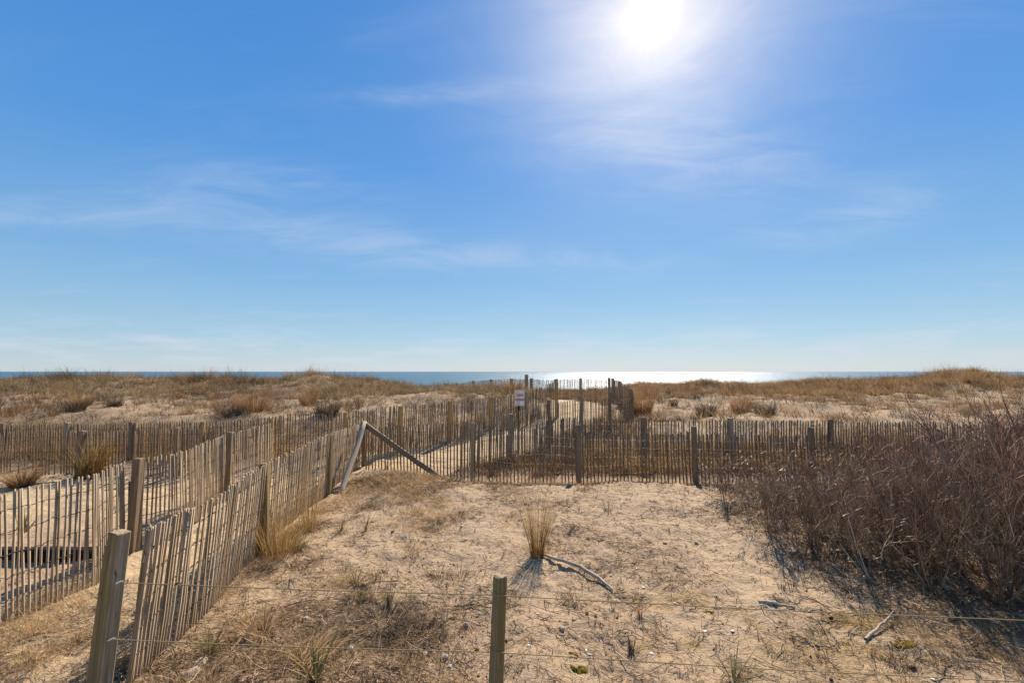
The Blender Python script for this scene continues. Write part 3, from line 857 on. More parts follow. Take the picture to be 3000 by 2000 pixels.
def grass_field(name, label_tufts, xr, yr, hmin, hmax, per, S, mat, dens=grass_density, rad=.14, wid=(.006, .011), tb=(.3, .8), curve=(.1, .9)):
    x, y = scatter(label_tufts, *xr, *yr, dens)
    n = len(x)
    gz_ = ground_z(x, y)
    hh = rng.uniform(hmin, hmax, n) * (.7 + .6 * fbm(x, y, .9, 2, 71))
    tt = np.clip(rng.uniform(*tb, n) + .35 * (fbm(x, y, .5, 3, 73) - .5), 0, 1)
    bx = np.repeat(x, per); by = np.repeat(y, per); N = len(bx)
    az = rng.uniform(0, 2 * math.pi, N); rr_ = rad * np.sqrt(rng.random(N)) * np.repeat(rng.uniform(.5, 1.4, n), per)
    base = np.stack([bx + np.cos(az) * rr_, by + np.sin(az) * rr_, np.repeat(gz_, per) - .02], 1)
    geo = Geo()
    az2 = np.where(rng.random(N) < .65, az, rng.normal(R(160), .8, N))      # the wind lays part of it over
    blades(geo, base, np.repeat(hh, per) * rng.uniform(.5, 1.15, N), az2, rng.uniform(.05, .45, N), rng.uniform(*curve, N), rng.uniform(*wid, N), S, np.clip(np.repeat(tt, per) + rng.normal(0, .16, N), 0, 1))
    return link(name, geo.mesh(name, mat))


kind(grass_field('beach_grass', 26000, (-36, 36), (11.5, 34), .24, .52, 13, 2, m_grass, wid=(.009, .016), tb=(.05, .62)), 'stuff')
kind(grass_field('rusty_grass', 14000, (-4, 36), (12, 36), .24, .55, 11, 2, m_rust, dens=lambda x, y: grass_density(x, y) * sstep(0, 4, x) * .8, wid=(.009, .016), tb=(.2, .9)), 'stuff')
kind(grass_field('crest_grass', 3800, (-34, 34), (23, 31), .35, .85, 9, 3, m_darkg, dens=lambda x, y: grass_density(x, y) * sstep(.5, .66, fbm(x, y, .5, 3, 5)) * (1 - sstep(-1.5, 0, x) * (1 - sstep(9, 13, x))), wid=(.008, .014), tb=(.2, .8), curve=(.0, .35)), 'stuff')
kind(grass_field('dune_debris', 15000, (-26, 26), (12.3, 25), .09, .26, 9, 2, m_darkg, dens=dune_debris, rad=.2, wid=(.008, .014), tb=(.0, .55), curve=(.5, 1.6)), 'stuff')
def clump_dens(x, y): return sstep(14.2, 15.5, y) * (1 - sstep(29, 31, y)) * (1 - sstep(.1, .4, in_path(x, y))) * np.clip(.12 + .9 * sstep(.48, .66, fbm(x, y, .6, 3, 211)) + .4 * sstep(22, 25, y), 0, 1) * np.where((x > 3) & (y < 20), .25, 1)
kind(grass_field('dune_clumps', 620, (-30, 30), (14, 31), .32, .62, 62, 3, m_rust, dens=clump_dens, rad=.24, wid=(.006, .012), tb=(.0, .6), curve=(.0, .5)), 'stuff')
kind(grass_field('dark_clumps', 300, (-30, 30), (14, 31), .28, .5, 60, 3, m_darkg, dens=clump_dens, rad=.24, wid=(.006, .012), tb=(.1, .6), curve=(.0, .6)), 'stuff')
def stalk_dens(x, y):
    u = x / y
    return sstep(24.5, 25.5, y) * (1 - sstep(29, 30, y)) * np.clip(np.exp(-((u + .50) / .14) ** 2) + 2 * np.exp(-((u - 1.03) / .13) ** 2) + .25 * np.exp(-((u + .95) / .1) ** 2) + .12 * (u > .35), 0, 1)
kind(grass_field('crest_stalks', 1500, (-34, 34), (24, 30), .55, .95, 4, 4, m_rust, dens=stalk_dens, rad=.2, wid=(.005, .009), tb=(.1, .6), curve=(.0, .25)), 'stuff')
# golden grass behind the left fences and between the cross fences
def fence_grass(x, y):
    a = sstep(10.9, 11.4, y) * (1 - sstep(13.2, 14.2, y)) * (1 - sstep(-5.6, -5.0, x)) * sstep(.40, .58, fbm(x, y, .9, 3, 15))
    b_ = sstep(10.3, 10.8, y) * (1 - sstep(13.0, 14.0, y)) * sstep(1.2, 2.0, x) * sstep(.42, .60, fbm(x, y, .9, 3, 16)) * .8
    return np.clip(a + b_, 0, 1)
kind(grass_field('golden_grass', 3200, (-17, 12), (10.6, 14), .28, .6, 12, 3, m_gold, dens=fence_grass, wid=(.006, .010)), 'stuff')

def thatch(x, y): return sstep(10.35, 10.7, y) * (1 - sstep(12.6, 13.4, y)) * sstep(-1.6, -.6, x) * (1 - sstep(11, 12, x)) * (1 - sstep(.1, .4, in_path(x, y))) * (.35 + .65 * sstep(.40, .58, fbm(x, y, 1.1, 3, 17)))
kind(grass_field('brown_thatch', 1500, (-2, 12), (10.3, 13.4), .2, .48, 20, 3, m_rust, dens=thatch, rad=.16, wid=(.005, .009), tb=(.0, .75), curve=(.1, .9)), 'stuff')
kind(grass_field('dark_thatch', 900, (-2, 12), (10.3, 13.4), .15, .38, 20, 3, m_darkg, dens=thatch, rad=.16, wid=(.005, .009), tb=(.1, .6), curve=(.1, 1.0)), 'stuff')

# matted low grass inside the enclosure
def mat_grass(x, y):
    a = np.exp(-((x + 2.2) / .95) ** 2 - ((y - 9.4) / .75) ** 2) * 1.3
    b_ = np.exp(-((y - 9.75) / .22) ** 2) * .9 * sstep(-3, -2, x) * (1 - sstep(3.5, 4.5, x))
    c = sstep(.62, .72, fbm(x, y, 1.5, 4, 91)) * .30 * (1 - sstep(0, 3, x))
    c2 = .7 * np.exp(-((x + 1.3) / .5) ** 2 - ((y - 7.3) / .5) ** 2)
    d = np.exp(-((x + 3.25) / .18) ** 2) * .8 * (y < 10)
    e = sstep(.5, .6, fbm(x, y, 2.1, 3, 95)) * np.exp(-((x + 1.5) / 1.0) ** 2 - ((y - 3.1) / .9) ** 2) * .7
    f = sstep(.5, .62, fbm(x, y, 1.4, 3, 97)) * sstep(2.4, 3.6, x) * (1 - sstep(4.0, 4.8, y)) * .55
    l_ = 1.1 * np.exp(-((x + 4.15) / .55) ** 2 - ((y - 4.15) / .55) ** 2) * sstep(.36, .55, fbm(x, y, 2.2, 3, 99)) + .8 * np.exp(-((x + 4.75) / .25) ** 2) * (y > 3.4) * (y < 5.2)
    return np.clip((a + b_ + c + c2 + d + e + f) * enclosure(x, y) * (y > 1.7) + l_, 0, 1)
kind(grass_field('matted_grass', 26000, (-6, 6), (1.9, 10.1), .08, .22, 9, 3, m_straw, dens=mat_grass, rad=.08, wid=(.003, .006), tb=(.1, .9), curve=(.2, 1.3)), 'stuff')
kind(grass_field('pale_dry_grass', 7000, (-6, 6), (1.9, 8.5), .08, .2, 8, 3, m_grass, dens=lambda x, y: mat_grass(x, y) * .9, rad=.09, wid=(.003, .005), tb=(.3, .85), curve=(.5, 1.8)), 'stuff')

# ------------------------------------------------------------------ dead twigs and bits on the sand
def litter_mesh(n, x0, x1, y0, y1, dens, lmin, lmax, rmin, rmax, tb, lift=.012, tilt=.12):
    x, y = scatter(n, x0, x1, y0, y1, dens); n = len(x)
    az = rng.uniform(0, 2 * math.pi, n); L = rng.uniform(lmin, lmax, n) * rng.uniform(.5, 1.2, n)
    K = 3
    ts = np.linspace(-.5, .5, K)
    bend = rng.normal(0, .12, n)
    px = x[:, None] + np.cos(az)[:, None] * L[:, None] * ts - np.sin(az)[:, None] * (bend * L)[:, None] * (ts ** 2) * 4
    py = y[:, None] + np.sin(az)[:, None] * L[:, None] * ts + np.cos(az)[:, None] * (bend * L)[:, None] * (ts ** 2) * 4
    z = ground_z(px.ravel(), py.ravel()).reshape(n, K) + rng.uniform(0, lift, n)[:, None] + np.abs(rng.normal(0, tilt, n) * L)[:, None] * (ts + .5)
    geo = Geo()
    rad = rng.uniform(rmin, rmax, n)[:, None] * np.array([[1, .85, .5]])
    tubes(geo, np.stack([px, py, z], -1), rad, np.clip(rng.normal(*tb, n), 0, 1))
    return geo
def enc_litter(x, y): return np.clip(litter_density(x, y) + .10 * enclosure(x, y), 0, 1)
geo = litter_mesh(110000, -5.8, 6.5, 1.9, 10.0, enc_litter, .03, .12, .0012, .0028, (.42, .25))
kind(link('twig_litter', geo.mesh('twig_litter', m_litter)), 'stuff')
geo = litter_mesh(11000, -5.5, 6.5, 1.9, 9.8, lambda x, y: np.clip(litter_density(x, y) + .15 * enclosure(x, y), 0, 1), .10, .34, .0015, .0035, (.5, .25), .02, .16)
kind(link('dead_stalks', geo.mesh('dead_stalks', m_litter)), 'stuff')
# crumbs, pebbles, cones: small lumps on the sand
x, y = scatter(5200, -5.8, 6.5, 1.9, 10.0, lambda x, y: np.clip(.35 * enclosure(x, y) * (.4 + fbm(x, y, 2., 3, 55)) + .3 * litter_density(x, y), 0, 1))
n = len(x); s = rng.uniform(.004, .013, n) * (1 + (rng.random(n) < .05) * 1.2)
oct_v = np.array([[1, 0, 0], [0, 1, 0], [-1, 0, 0], [0, -1, 0], [.5, .5, .7], [-.5, .5, .7], [-.5, -.5, .6], [.5, -.5, .7]], float)
oct_f = np.array([[0, 1, 5, 4], [1, 2, 6, 5], [2, 3, 7, 6], [3, 0, 4, 7], [4, 5, 6, 7]])
a = rng.uniform(0, 6.28, n); ca, sa = np.cos(a), np.sin(a)
V = oct_v[None] * s[:, None, None] * rng.uniform(.6, 1.3, (n, 1, 3))
V = np.stack([V[..., 0] * ca[:, None] - V[..., 1] * sa[:, None] + x[:, None], V[..., 0] * sa[:, None] + V[..., 1] * ca[:, None] + y[:, None], V[..., 2] + ground_z(x, y)[:, None] - .001], -1).reshape(-1, 3)
F = (oct_f[None] + (np.arange(n) * 8)[:, None, None]).reshape(-1, 4)
kind(link('pebbles', mesh_np('pebbles', V, F, {'tint': np.repeat(np.clip(rng.normal(.25, .22, n), 0, 1), 8)}, False, m_litter)), 'stuff')
# little upright weeds
def weeds(n, dens, hmin, hmax, mat, tb, per=5):
    x, y = scatter(n, -5.5, 6.5, 1.9, 9.7, dens); n = len(x)
    N = n * per
    bx, by = np.repeat(x, per), np.repeat(y, per)
    az = rng.uniform(0, 6.28, N); h = np.repeat(rng.uniform(hmin, hmax, n), per) * rng.uniform(.5, 1.2, N)
    z = np.repeat(ground_z(x, y), per)
    b0 = np.stack([bx, by, z - .01], 1)
    tip = b0 + np.stack([np.cos(az) * h * .4, np.sin(az) * h * .4, h], 1)
    md = (b0 + tip) / 2 + rng.normal(0, .1, (N, 3)) * h[:, None]
    geo = Geo()
    tubes(geo, np.stack([b0, md, tip], 1), np.stack([np.full(N, .0018), np.full(N, .0014), np.full(N, .0007)], 1), np.clip(rng.normal(*tb, N), 0, 1))
    return geo
geo = weeds(2600, lambda x, y: np.clip(enclosure(x, y) * (.22 + .6 * litter_density(x, y)), 0, 1), .03, .11, m_litter, (.3, .2), 5)
kind(link('dead_weeds', geo.mesh('dead_weeds', m_litter)), 'stuff')

def small_tufts(x, y): return np.clip(enclosure(x, y) * (y > 1.9) * (.05 + .75 * litter_density(x, y)) * sstep(.42, .6, fbm(x, y, 2.4, 3, 123)), 0, 1)
kind(grass_field('dead_tufts', 5600, (-4, 6), (2.0, 9.3), .05, .16, 18, 3, m_darkg, dens=small_tufts, rad=.05, wid=(.003, .006), tb=(.15, .85), curve=(.1, .9)), 'stuff')
kind(grass_field('straw_tufts', 2600, (-4, 6), (2.0, 9.3), .06, .20, 14, 3, m_straw, dens=small_tufts, rad=.05, wid=(.003, .006), tb=(.0, .55), curve=(.2, 1.2)), 'stuff')
geo = litter_mesh(2600, -5.5, 6.5, 1.9, 9.6, enc_litter, .12, .42, .003, .006, (.75, .2), .03, .14)
kind(link('straw_stalks', geo.mesh('straw_stalks', m_litter)), 'stuff')

# ------------------------------------------------------------------ single tufts
def tuft(name, label, cat, px, py, n, h, r, spread, mat, wid=.004, curve=(.0, .4), tb=(.5, .2), lean=None, S=4, group=None, seeds=0, d=None, dark_base=True, thick=1.0):
    c = on_ground(px, py) if d is None else np.array([*P(px, py, d)[:2], 0])
    c[2] = gz(c[0], c[1])
    geo = Geo()
    az = rng.uniform(0, 6.28, n); rr_ = r * np.sqrt(rng.random(n))
    base = np.stack([np.cos(az) * rr_, np.sin(az) * rr_, np.full(n, -.02)], 1)
    base[:, 2] += ground_z(base[:, 0] + c[0], base[:, 1] + c[1]) - c[2]
    hh = h * np.clip(rng.normal(.78, .2, n), .25, 1.1)
    ln = np.abs(rng.normal(spread, spread * .5, n))
    if lean is not None:
        az = np.where(rng.random(n) < .6, rng.normal(lean, .5, n), az)
    blades(geo, base, hh, az, ln, rng.uniform(*curve, n), rng.uniform(.7, 1.3, n) * wid * thick, S, np.clip(rng.normal(*tb, n), 0, 1))
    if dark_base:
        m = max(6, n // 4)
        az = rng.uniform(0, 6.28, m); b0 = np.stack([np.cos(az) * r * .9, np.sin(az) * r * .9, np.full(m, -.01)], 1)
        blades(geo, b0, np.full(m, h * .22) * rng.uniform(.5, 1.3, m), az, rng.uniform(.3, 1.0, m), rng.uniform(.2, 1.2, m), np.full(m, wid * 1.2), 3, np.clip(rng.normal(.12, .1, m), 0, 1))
    if seeds:
        k = rng.choice(n, min(seeds, n), replace=False)
        az2 = az[:len(k)] if len(az) >= len(k) else rng.uniform(0, 6.28, len(k))
        b0 = base[k]
        blades(geo, b0, hh[k] * 1.35, rng.uniform(0, 6.28, len(k)), np.abs(rng.normal(.2, .1, len(k))), rng.uniform(0, .3, len(k)), np.full(len(k), wid * .6), S, np.full(len(k), .55))
    o = link(name, geo.mesh(name, mat), None, c)
    return tag(o, label, cat, group)


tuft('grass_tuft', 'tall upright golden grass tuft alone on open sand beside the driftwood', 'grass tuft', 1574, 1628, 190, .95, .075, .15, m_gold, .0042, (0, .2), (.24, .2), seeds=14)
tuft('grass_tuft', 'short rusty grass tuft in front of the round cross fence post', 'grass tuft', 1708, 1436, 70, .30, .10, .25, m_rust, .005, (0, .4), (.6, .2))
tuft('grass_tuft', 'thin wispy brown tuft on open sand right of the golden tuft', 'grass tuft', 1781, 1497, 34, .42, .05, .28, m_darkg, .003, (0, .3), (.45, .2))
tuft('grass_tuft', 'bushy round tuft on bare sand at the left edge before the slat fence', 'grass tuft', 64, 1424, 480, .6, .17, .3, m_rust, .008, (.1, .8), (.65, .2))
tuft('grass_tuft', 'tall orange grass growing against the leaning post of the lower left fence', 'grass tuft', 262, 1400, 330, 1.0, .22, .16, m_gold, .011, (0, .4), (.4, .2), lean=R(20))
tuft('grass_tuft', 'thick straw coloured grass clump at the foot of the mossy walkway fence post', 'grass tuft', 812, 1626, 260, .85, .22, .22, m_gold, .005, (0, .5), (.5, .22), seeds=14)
tuft('grass_tuft', 'tall orange stalks leaning on the walkway fence before its second post', 'grass tuft', 905, 1552, 90, 1.05, .13, .09, m_gold, .005, (0, .18), (.4, .2), seeds=8)
tuft('grass_tuft', 'low yellow green grass arching over sand beside the walkway fence', 'grass tuft', 862, 1606, 80, .42, .12, .5, m_yucca, .005, (.3, 1.2), (.8, .2), lean=R(10))
tuft('grass_tuft', 'small dark dead tuft in mid sand, left one of a pair', 'grass tuft', 1288, 1690, 70, .20, .09, .4, m_darkg, .004, (.2, .9), (.45, .25), group='dark dead tufts behind the cable fence')
tuft('grass_tuft', 'small dark dead tuft in mid sand, right one of a pair', 'grass tuft', 1345, 1694, 70, .22, .08, .4, m_darkg, .004, (.2, .9), (.4, .25), group='dark dead tufts behind the cable fence')
tuft('grass_stub', 'dark cut stub of grass standing between the two cables right of the round post', 'grass tuft', 1850, 1914, 26, .17, .03, .10, m_darkg, .007, (0, .15), (.35, .2))
tuft('grass_stub', 'small reddish stub of grass just below the upper cable', 'grass tuft', 1877, 1806, 22, .14, .025, .12, m_rust, .006, (0, .15), (.35, .2))
tuft('grass_stub', 'short stub of grass near the shrubs, left of a pair', 'grass tuft', 2288, 1722, 20, .11, .04, .2, m_darkg, .006, (0, .2), (.4, .2))
tuft('grass_stub', 'short stub of grass near the shrubs, right of a pair', 'grass tuft', 2320, 1722, 24, .13, .045, .2, m_darkg, .006, (0, .2), (.45, .2))
tuft('grass_tuft', 'grey flattened dead clump in the litter left of the round post', 'grass tuft', 1120, 1830, 260, .22, .22, .6, m_darkg, .007, (.3, 1.4), (.75, .25))
tuft('grass_tuft', 'dark matted dead clump below the grey one, left of the round post', 'grass tuft', 1210, 1880, 320, .17, .26, .6, m_darkg, .007, (.3, 1.4), (.4, .25))
tuft('grass_tuft', 'pale dry grass sprawling over the lower cable left of centre', 'grass tuft', 905, 1940, 90, .42, .14, .5, m_straw, .007, (.1, .9), (.5, .25), lean=R(30))
tuft('grass_tuft', 'pale frayed dead clump near the lower cable by the walkway fence', 'grass tuft', 770, 1856, 130, .26, .10, .7, m_straw, .007, (.1, .9), (.5, .25))
tuft('grass_tuft', 'two tall bent straw stalks standing before the cross fence', 'grass tuft', 1545, 1412, 12, .95, .06, .3, m_gold, .006, (0, .3), (.75, .15), dark_base=False)
for i, (px, py, n, h, r, mat, lab) in enumerate([
        (222, 1206, 130, .5, .24, m_darkg, 'dark grass clump with blackish stems on the left sand face, nearest the left fence'),
        (335, 1190, 100, .42, .2, m_darkg, 'dark round grass clump on the left sand face below the crest'),
        (232, 1196, 80, .6, .14, m_gold, 'small golden tuft behind the dark clump on the left sand face'),
        (545, 1215, 60, .3, .16, m_rust, 'small rusty tuft on bare sand of the left dune'),
        (745, 1205, 260, .75, .48, m_rust, 'largest bushy brown clump on the left dune, with a dark foot'),
        (690, 1215, 130, .4, .35, m_darkg, 'dark low clump at the foot of the largest brown clump'),
        (905, 1180, 160, .55, .3, m_rust, 'brown upright clump right of the largest clump on the left dune'),
        (958, 1216, 200, .5, .34, m_darkg, 'dark grass clump just above the dune fence left of the braced corner'),
        (1135, 1152, 110, .55, .2, m_rust, 'upright rusty clump near the right end of the left dune'),
        (1195, 1135, 90, .6, .2, m_rust, 'rusty clump on the crest end of the left dune'),
        (1048, 1142, 80, .4, .18, m_darkg, 'small dark clump on the upper left dune, left of the rusty pair'),
        (612, 1112, 60, .75, .16, m_rust, 'spiky tuft standing up alone on the left dune crest'),
        (575, 1120, 110, .55, .3, m_darkg, 'dark clump on the crest beside the spiky lone tuft'),
        (1500, 1152, 170, .75, .4, m_rust, 'rusty grass clump above the sign on the dune'),
        (1882, 1208, 220, 1.0, .32, m_rust, 'tall rusty grass clump beside the end post of the crossing'),
        (1972, 1188, 90, .4, .18, m_darkg, 'dark small clump on the right sand slope'),
        (2170, 1206, 150, .65, .3, m_rust, 'rusty clump on the right slope above the cross fence'),
        (2068, 1218, 150, .6, .3, m_darkg, 'dark clump behind the cross fence on the right sand slope'),
        (2240, 1214, 130, .5, .3, m_darkg, 'dark clump at the edge of the right sand bowl')]):
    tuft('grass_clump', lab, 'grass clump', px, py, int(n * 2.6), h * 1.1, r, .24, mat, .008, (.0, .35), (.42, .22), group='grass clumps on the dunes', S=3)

# spiky rosettes
def rosette(label, px, py, n, L, w_, flat=.5, tone=(.55, .2), mat=m_yucca, name='yucca_plant'):
    c = on_ground(px, py); geo = Geo()
    az = rng.uniform(0, 6.28, n)
    b0 = np.stack([np.cos(az) * .012, np.sin(az) * .012, np.full(n, -.01)], 1)
    hh = L * rng.uniform(.6, 1.1, n)
    blades(geo, b0, hh, az, np.abs(rng.normal(flat, .3, n)), rng.uniform(.0, .5, n), np.full(n, w_), 4, np.clip(rng.normal(*tone, n), 0, 1), face=az + math.pi / 2)
    return tag(link(name, geo.mesh(name, mat), None, c), label, 'plant', 'spiky rosette plants on the sand')
rosette('green spiky plant under the lower cable near the leaning square post', 612, 1918, 26, .22, .016)
rosette('large green spiky plant cut by the bottom edge left of the round post', 925, 2000, 22, .26, .02, .8)
rosette('spiky plant cut by the bottom edge right of the round post', 2150, 2000, 16, .23, .014, .8)
rosette('thin spiky plant on the sand near the walkway grass, upper left of the sand', 1072, 1556, 12, .34, .010, .5, (.35, .15))
rosette('small brown spiky plant left of the thin spiky one', 1000, 1556, 14, .22, .009, .3, (.2, .15))
rosette('flat greyish rosette just behind the upper cable', 1040, 1716, 34, .19, .010, 1.1, (.5, .3))
rosette('small rosette right of the flat greyish one behind the upper cable', 1095, 1708, 20, .16, .009, .6, (.45, .3))
rosette('green sprig just below the upper cable', 1052, 1764, 20, .12, .010, .4, (.75, .2))
rosette('brown spiky sprig right of the green one below the upper cable', 1138, 1775, 18, .2, .009, .5, (.25, .2))
rosette('green plant partly seen through the left fence slats', 70, 1560, 40, .35, .02, .6, (.6, .25))
rosette('small green spiky plant at the braced corner before the cross fence', 1135, 1372, 16, .22, .012, .6, (.45, .2))

# ------------------------------------------------------------------ bare shrubs
def make_shrub(seed, h, spread, nst=7, nsub=9, ntw=6):
    rr = np.random.default_rng(seed)
    stems, subs, tw = [], [], []
    K = 5
    t = np.linspace(0, 1, K)
    def grow(p0, d0, L, wig, up):
        pts = [p0]; d = d0 / np.linalg.norm(d0)
        for k in range(K - 1):
            d = d + rr.normal(0, wig, 3) + np.array([0, 0, up]); d /= np.linalg.norm(d)
            pts.append(pts[-1] + d * L / (K - 1))
        return np.array(pts)
    for i in range(nst):
        a = rr.uniform(0, 6.28); tl = rr.uniform(.15, 1.0) * spread
        d = np.array([math.cos(a) * tl, math.sin(a) * tl, 1.0])
        L = h * rr.uniform(.65, 1.0)
        p = grow(np.array([math.cos(a) * .06, math.sin(a) * .06, -.04]), d, L, .16, .06)
        stems.append((p, rr.uniform(.005, .010) * (h / 1.4) ** .5))
        for j in range(nsub):
            q = rr.uniform(.18, .95); k = min(int(q * (K - 1)), K - 2); f = q * (K - 1) - k
            p0 = p[k] * (1 - f) + p[k + 1] * f
            dm = p[k + 1] - p[k]; dm /= np.linalg.norm(dm)
            d = dm + rr.normal(0, .42, 3); d[2] = abs(d[2]) + .25
            s = grow(p0, d, h * rr.uniform(.22, .48) * (1.1 - .5 * q), .25, .09)
            subs.append((s, rr.uniform(.003, .0055)))
            for m in range(ntw):
                q2 = rr.uniform(.15, 1.0); k2 = min(int(q2 * (K - 1)), K - 2); f2 = q2 * (K - 1) - k2
                p1 = s[k2] * (1 - f2) + s[k2 + 1] * f2
                d = (s[k2 + 1] - s[k2]) / np.linalg.norm(s[k2 + 1] - s[k2]) + rr.normal(0, .45, 3); d[2] = abs(d[2]) + .25
                tw.append((grow(p1, d, h * rr.uniform(.08, .22), .22, .12)[::2], rr.uniform(.0013, .0022)))
    G1 = Geo()
    ps = np.array([s[0] for s in stems]); r0 = np.array([s[1] for s in stems])
    tubes(G1, ps, r0[:, None] * np.linspace(1, .45, K)[None], np.clip(rr.normal(.66, .16, len(ps)), 0, 1), 4)
    G2 = Geo()
    ps = np.array([s[0] for s in subs]); r0 = np.array([s[1] for s in subs])
    tubes(G2, ps, r0[:, None] * np.linspace(1, .4, K)[None], np.clip(rr.normal(.5, .2, len(ps)), 0, 1))
    ps = np.array([s[0] for s in tw]); r0 = np.array([s[1] for s in tw])
    tubes(G2, ps, r0[:, None] * np.array([[1, .8, .4]]), np.clip(rr.normal(.5, .22, len(ps)), 0, 1))
    return G1, G2


edge = np.array([(3.7, 9.6), (3.65, 8.4), (3.6, 7.2), (3.55, 6.4), (3.78, 5.9), (4.1, 5.5)])
def in_brush(x, y):
    ex = np.interp(y, edge[::-1, 1], edge[::-1, 0])
    front = np.interp(x, [4.1, 4.6, 5.4, 8], [5.5, 5.0, 4.75, 4.6])
    return (x > ex + .1) & (y > front + .15) & (y < 9.5)
vars_ = [make_shrub(200 + k, 1.0, .75, 6, 9, 7) for k in range(7)]
def flat(G): return np.concatenate(G.V), np.concatenate(G.F), np.concatenate(G.T)
vflat = []
for a, b_ in vars_:
    Va, Fa, Ta = flat(a); Vb, Fb, Tb = flat(b_)
    vflat.append((np.r_[Va, Vb], np.r_[Fa, Fb + len(Va)], np.r_[Ta, Tb]))
geo = Geo(); placed = []
tries = 0
while len(placed) < 104 and tries < 6000:
    tries += 1
    x, y = rng.uniform(3.5, 11.5), rng.uniform(4.7, 9.4)
    if not in_brush(np.array(x), np.array(y)) or x > y * 1.125 + 1.3: continue
    if any((x - a) ** 2 + (y - b_) ** 2 < .25 ** 2 for a, b_ in placed): continue
    if x < 4.2 + (y - 5.5) * .35 and y > 5.5 and rng.random() < .15: continue
    placed.append((x, y))
    pxs = 1500 + x / y * F_PX
    hb = CAM_H - (np.interp(pxs, [2050, 2150, 2300, 2500, 2700, 2950, 3200], [1440, 1415, 1390, 1362, 1335, 1280, 1250]) - 1088) / F_PX * y
    hb = max(.38, hb) * rng.uniform(.78, 1.05) * (1.28 if rng.random() < .16 else 1.0)
    V, F, T = vflat[rng.integers(len(vflat))]
    a = rng.uniform(0, 6.28); ca, sa = math.cos(a), math.sin(a)
    sxy = hb * rng.uniform(.75, 1.0)
    W = np.stack([(V[:, 0] * ca - V[:, 1] * sa) * sxy + x, (V[:, 0] * sa + V[:, 1] * ca) * sxy + y, V[:, 2] * hb + gz(x, y)], 1)
    geo.add(W, F, np.clip(T + rng.normal(0, .10), 0, 1))
kind(link('bare_thicket', geo.mesh('bare_thicket', m_twig)), 'stuff')
# sparse taller red sprigs rising out of the thicket
sprigs = []
for k in range(4):
    a, b_ = make_shrub(400 + k, 1.0, .38, 5, 6, 4)
    Va, Fa, Ta = flat(a); Vb, Fb, Tb = flat(b_)
    sprigs.append((np.r_[Va, Vb], np.r_[Fa, Fb + len(Va)], np.r_[Ta * .6, Tb]))
geo = Geo()
for x, y in placed:
    pxs = 1500 + x / y * F_PX
    if rng.random() > np.interp(pxs, [2200, 2500, 2800, 3000], [.1, .3, .6, .9]): continue
    hb = CAM_H - (np.interp(pxs, [2050, 2300, 2500, 2700, 2950, 3200], [1420, 1340, 1290, 1240, 1175, 1150]) - 1088) / F_PX * y
    V, F, T = sprigs[rng.integers(4)]
    a = rng.uniform(0, 6.28); ca, sa = math.cos(a), math.sin(a); hb = max(.5, hb) * rng.uniform(.8, 1.05)
    geo.add(np.stack([(V[:, 0] * ca - V[:, 1] * sa) * hb + x, (V[:, 0] * sa + V[:, 1] * ca) * hb + y, V[:, 2] * hb + gz(x, y)], 1), F, T)
kind(link('red_sprigs', geo.mesh('red_sprigs', m_sprig)), 'stuff')

for i, (px, py, h, sp_, lab) in enumerate([
        (2128, 1462, .8, .9, 'low bare shrub at the far left tip of the thicket before the cross fence'),
        (2235, 1560, .95, .85, 'bare reddish shrub on the left flank of the thicket above open sand'),
        (2345, 1622, 1.0, .8, 'spreading bare shrub at the left front edge of the thicket'),
        (2560, 1692, 1.15, .8, 'bare shrub with forked stems at the middle of the thicket front'),
        (2740, 1728, 1.4, .7, 'bare shrub with tall pale stems right of the front middle'),
        (2905, 1762, 1.6, .7, 'bare shrub with thick grey forked trunk at the right front of the thicket'),
        (2990, 1750, 1.7, .6, 'bare shrub cut by the right picture edge at the thicket front')]):
    c = on_ground(px, py)
    a, b_ = make_shrub(300 + i, h, sp_, 6, 8, 7)
    root = thing('bare_shrub', lab, 'shrub', c, 'bare shrubs along the front of the thicket')
    link('stems', a.mesh('stems', m_twig), root); link('twigs', b_.mesh('twigs', m_twig), root)
# fallen leaves under the thicket, some lifted among its twigs to add glints
x, y = scatter(26000, 3.3, 10.5, 4.3, 9.6, lambda x, y: np.clip(in_brush(x + .25, y + .2) * .9, 0, 1)); n = len(x)
b0 = np.stack([x, y, ground_z(x, y) + rng.random(n) ** 2.2 * .75], 1)
geo = Geo(); blades(geo, b0, rng.uniform(.018, .04, n), rng.uniform(0, 6.28, n), rng.uniform(.2, 2.5, n), rng.uniform(0, .6, n), rng.uniform(.008, .018, n), 2, np.clip(rng.normal(.4, .25, n), 0, 1))
kind(link('fallen_glint_leaves', geo.mesh('fallen_glint_leaves', m_leaf)), 'stuff')

# ------------------------------------------------------------------ driftwood, sticks
def stick(name, label, pts, rads, mat, sides=8, branches=()):
    geo = Geo()
    W = []
    for px, py, lift in pts:
        c = on_ground(px, py); c[2] += lift; W.append(c)
    W = np.array(W); o0 = W[0].copy()
    tt = np.linspace(0, 1, len(W)); td = np.linspace(0, 1, 15)
    Wd = np.stack([np.interp(td, tt, W[:, k]) for k in range(3)], 1); rd = np.interp(td, tt, rads)
    Wd += np.random.default_rng(len(label)).normal(0, .0025, Wd.shape)
    Wd[:, 2] = np.maximum(Wd[:, 2], ground_z(Wd[:, 0], Wd[:, 1]) + rd * .35)
    tubes(geo, (Wd - o0)[None], rd[None], np.zeros(1), sides)
    for bp, br_ in branches:
        B = []
        for px, py, lift in bp:
            c = on_ground(px, py); c[2] += lift; B.append(c)
        B = np.array(B) - o0
        tubes(geo, B[None], np.array(br_)[None], np.zeros(1), 6)
    me = geo.mesh(name, mat, True)
    return tag(link(name, me, None, o0), label, 'stick')
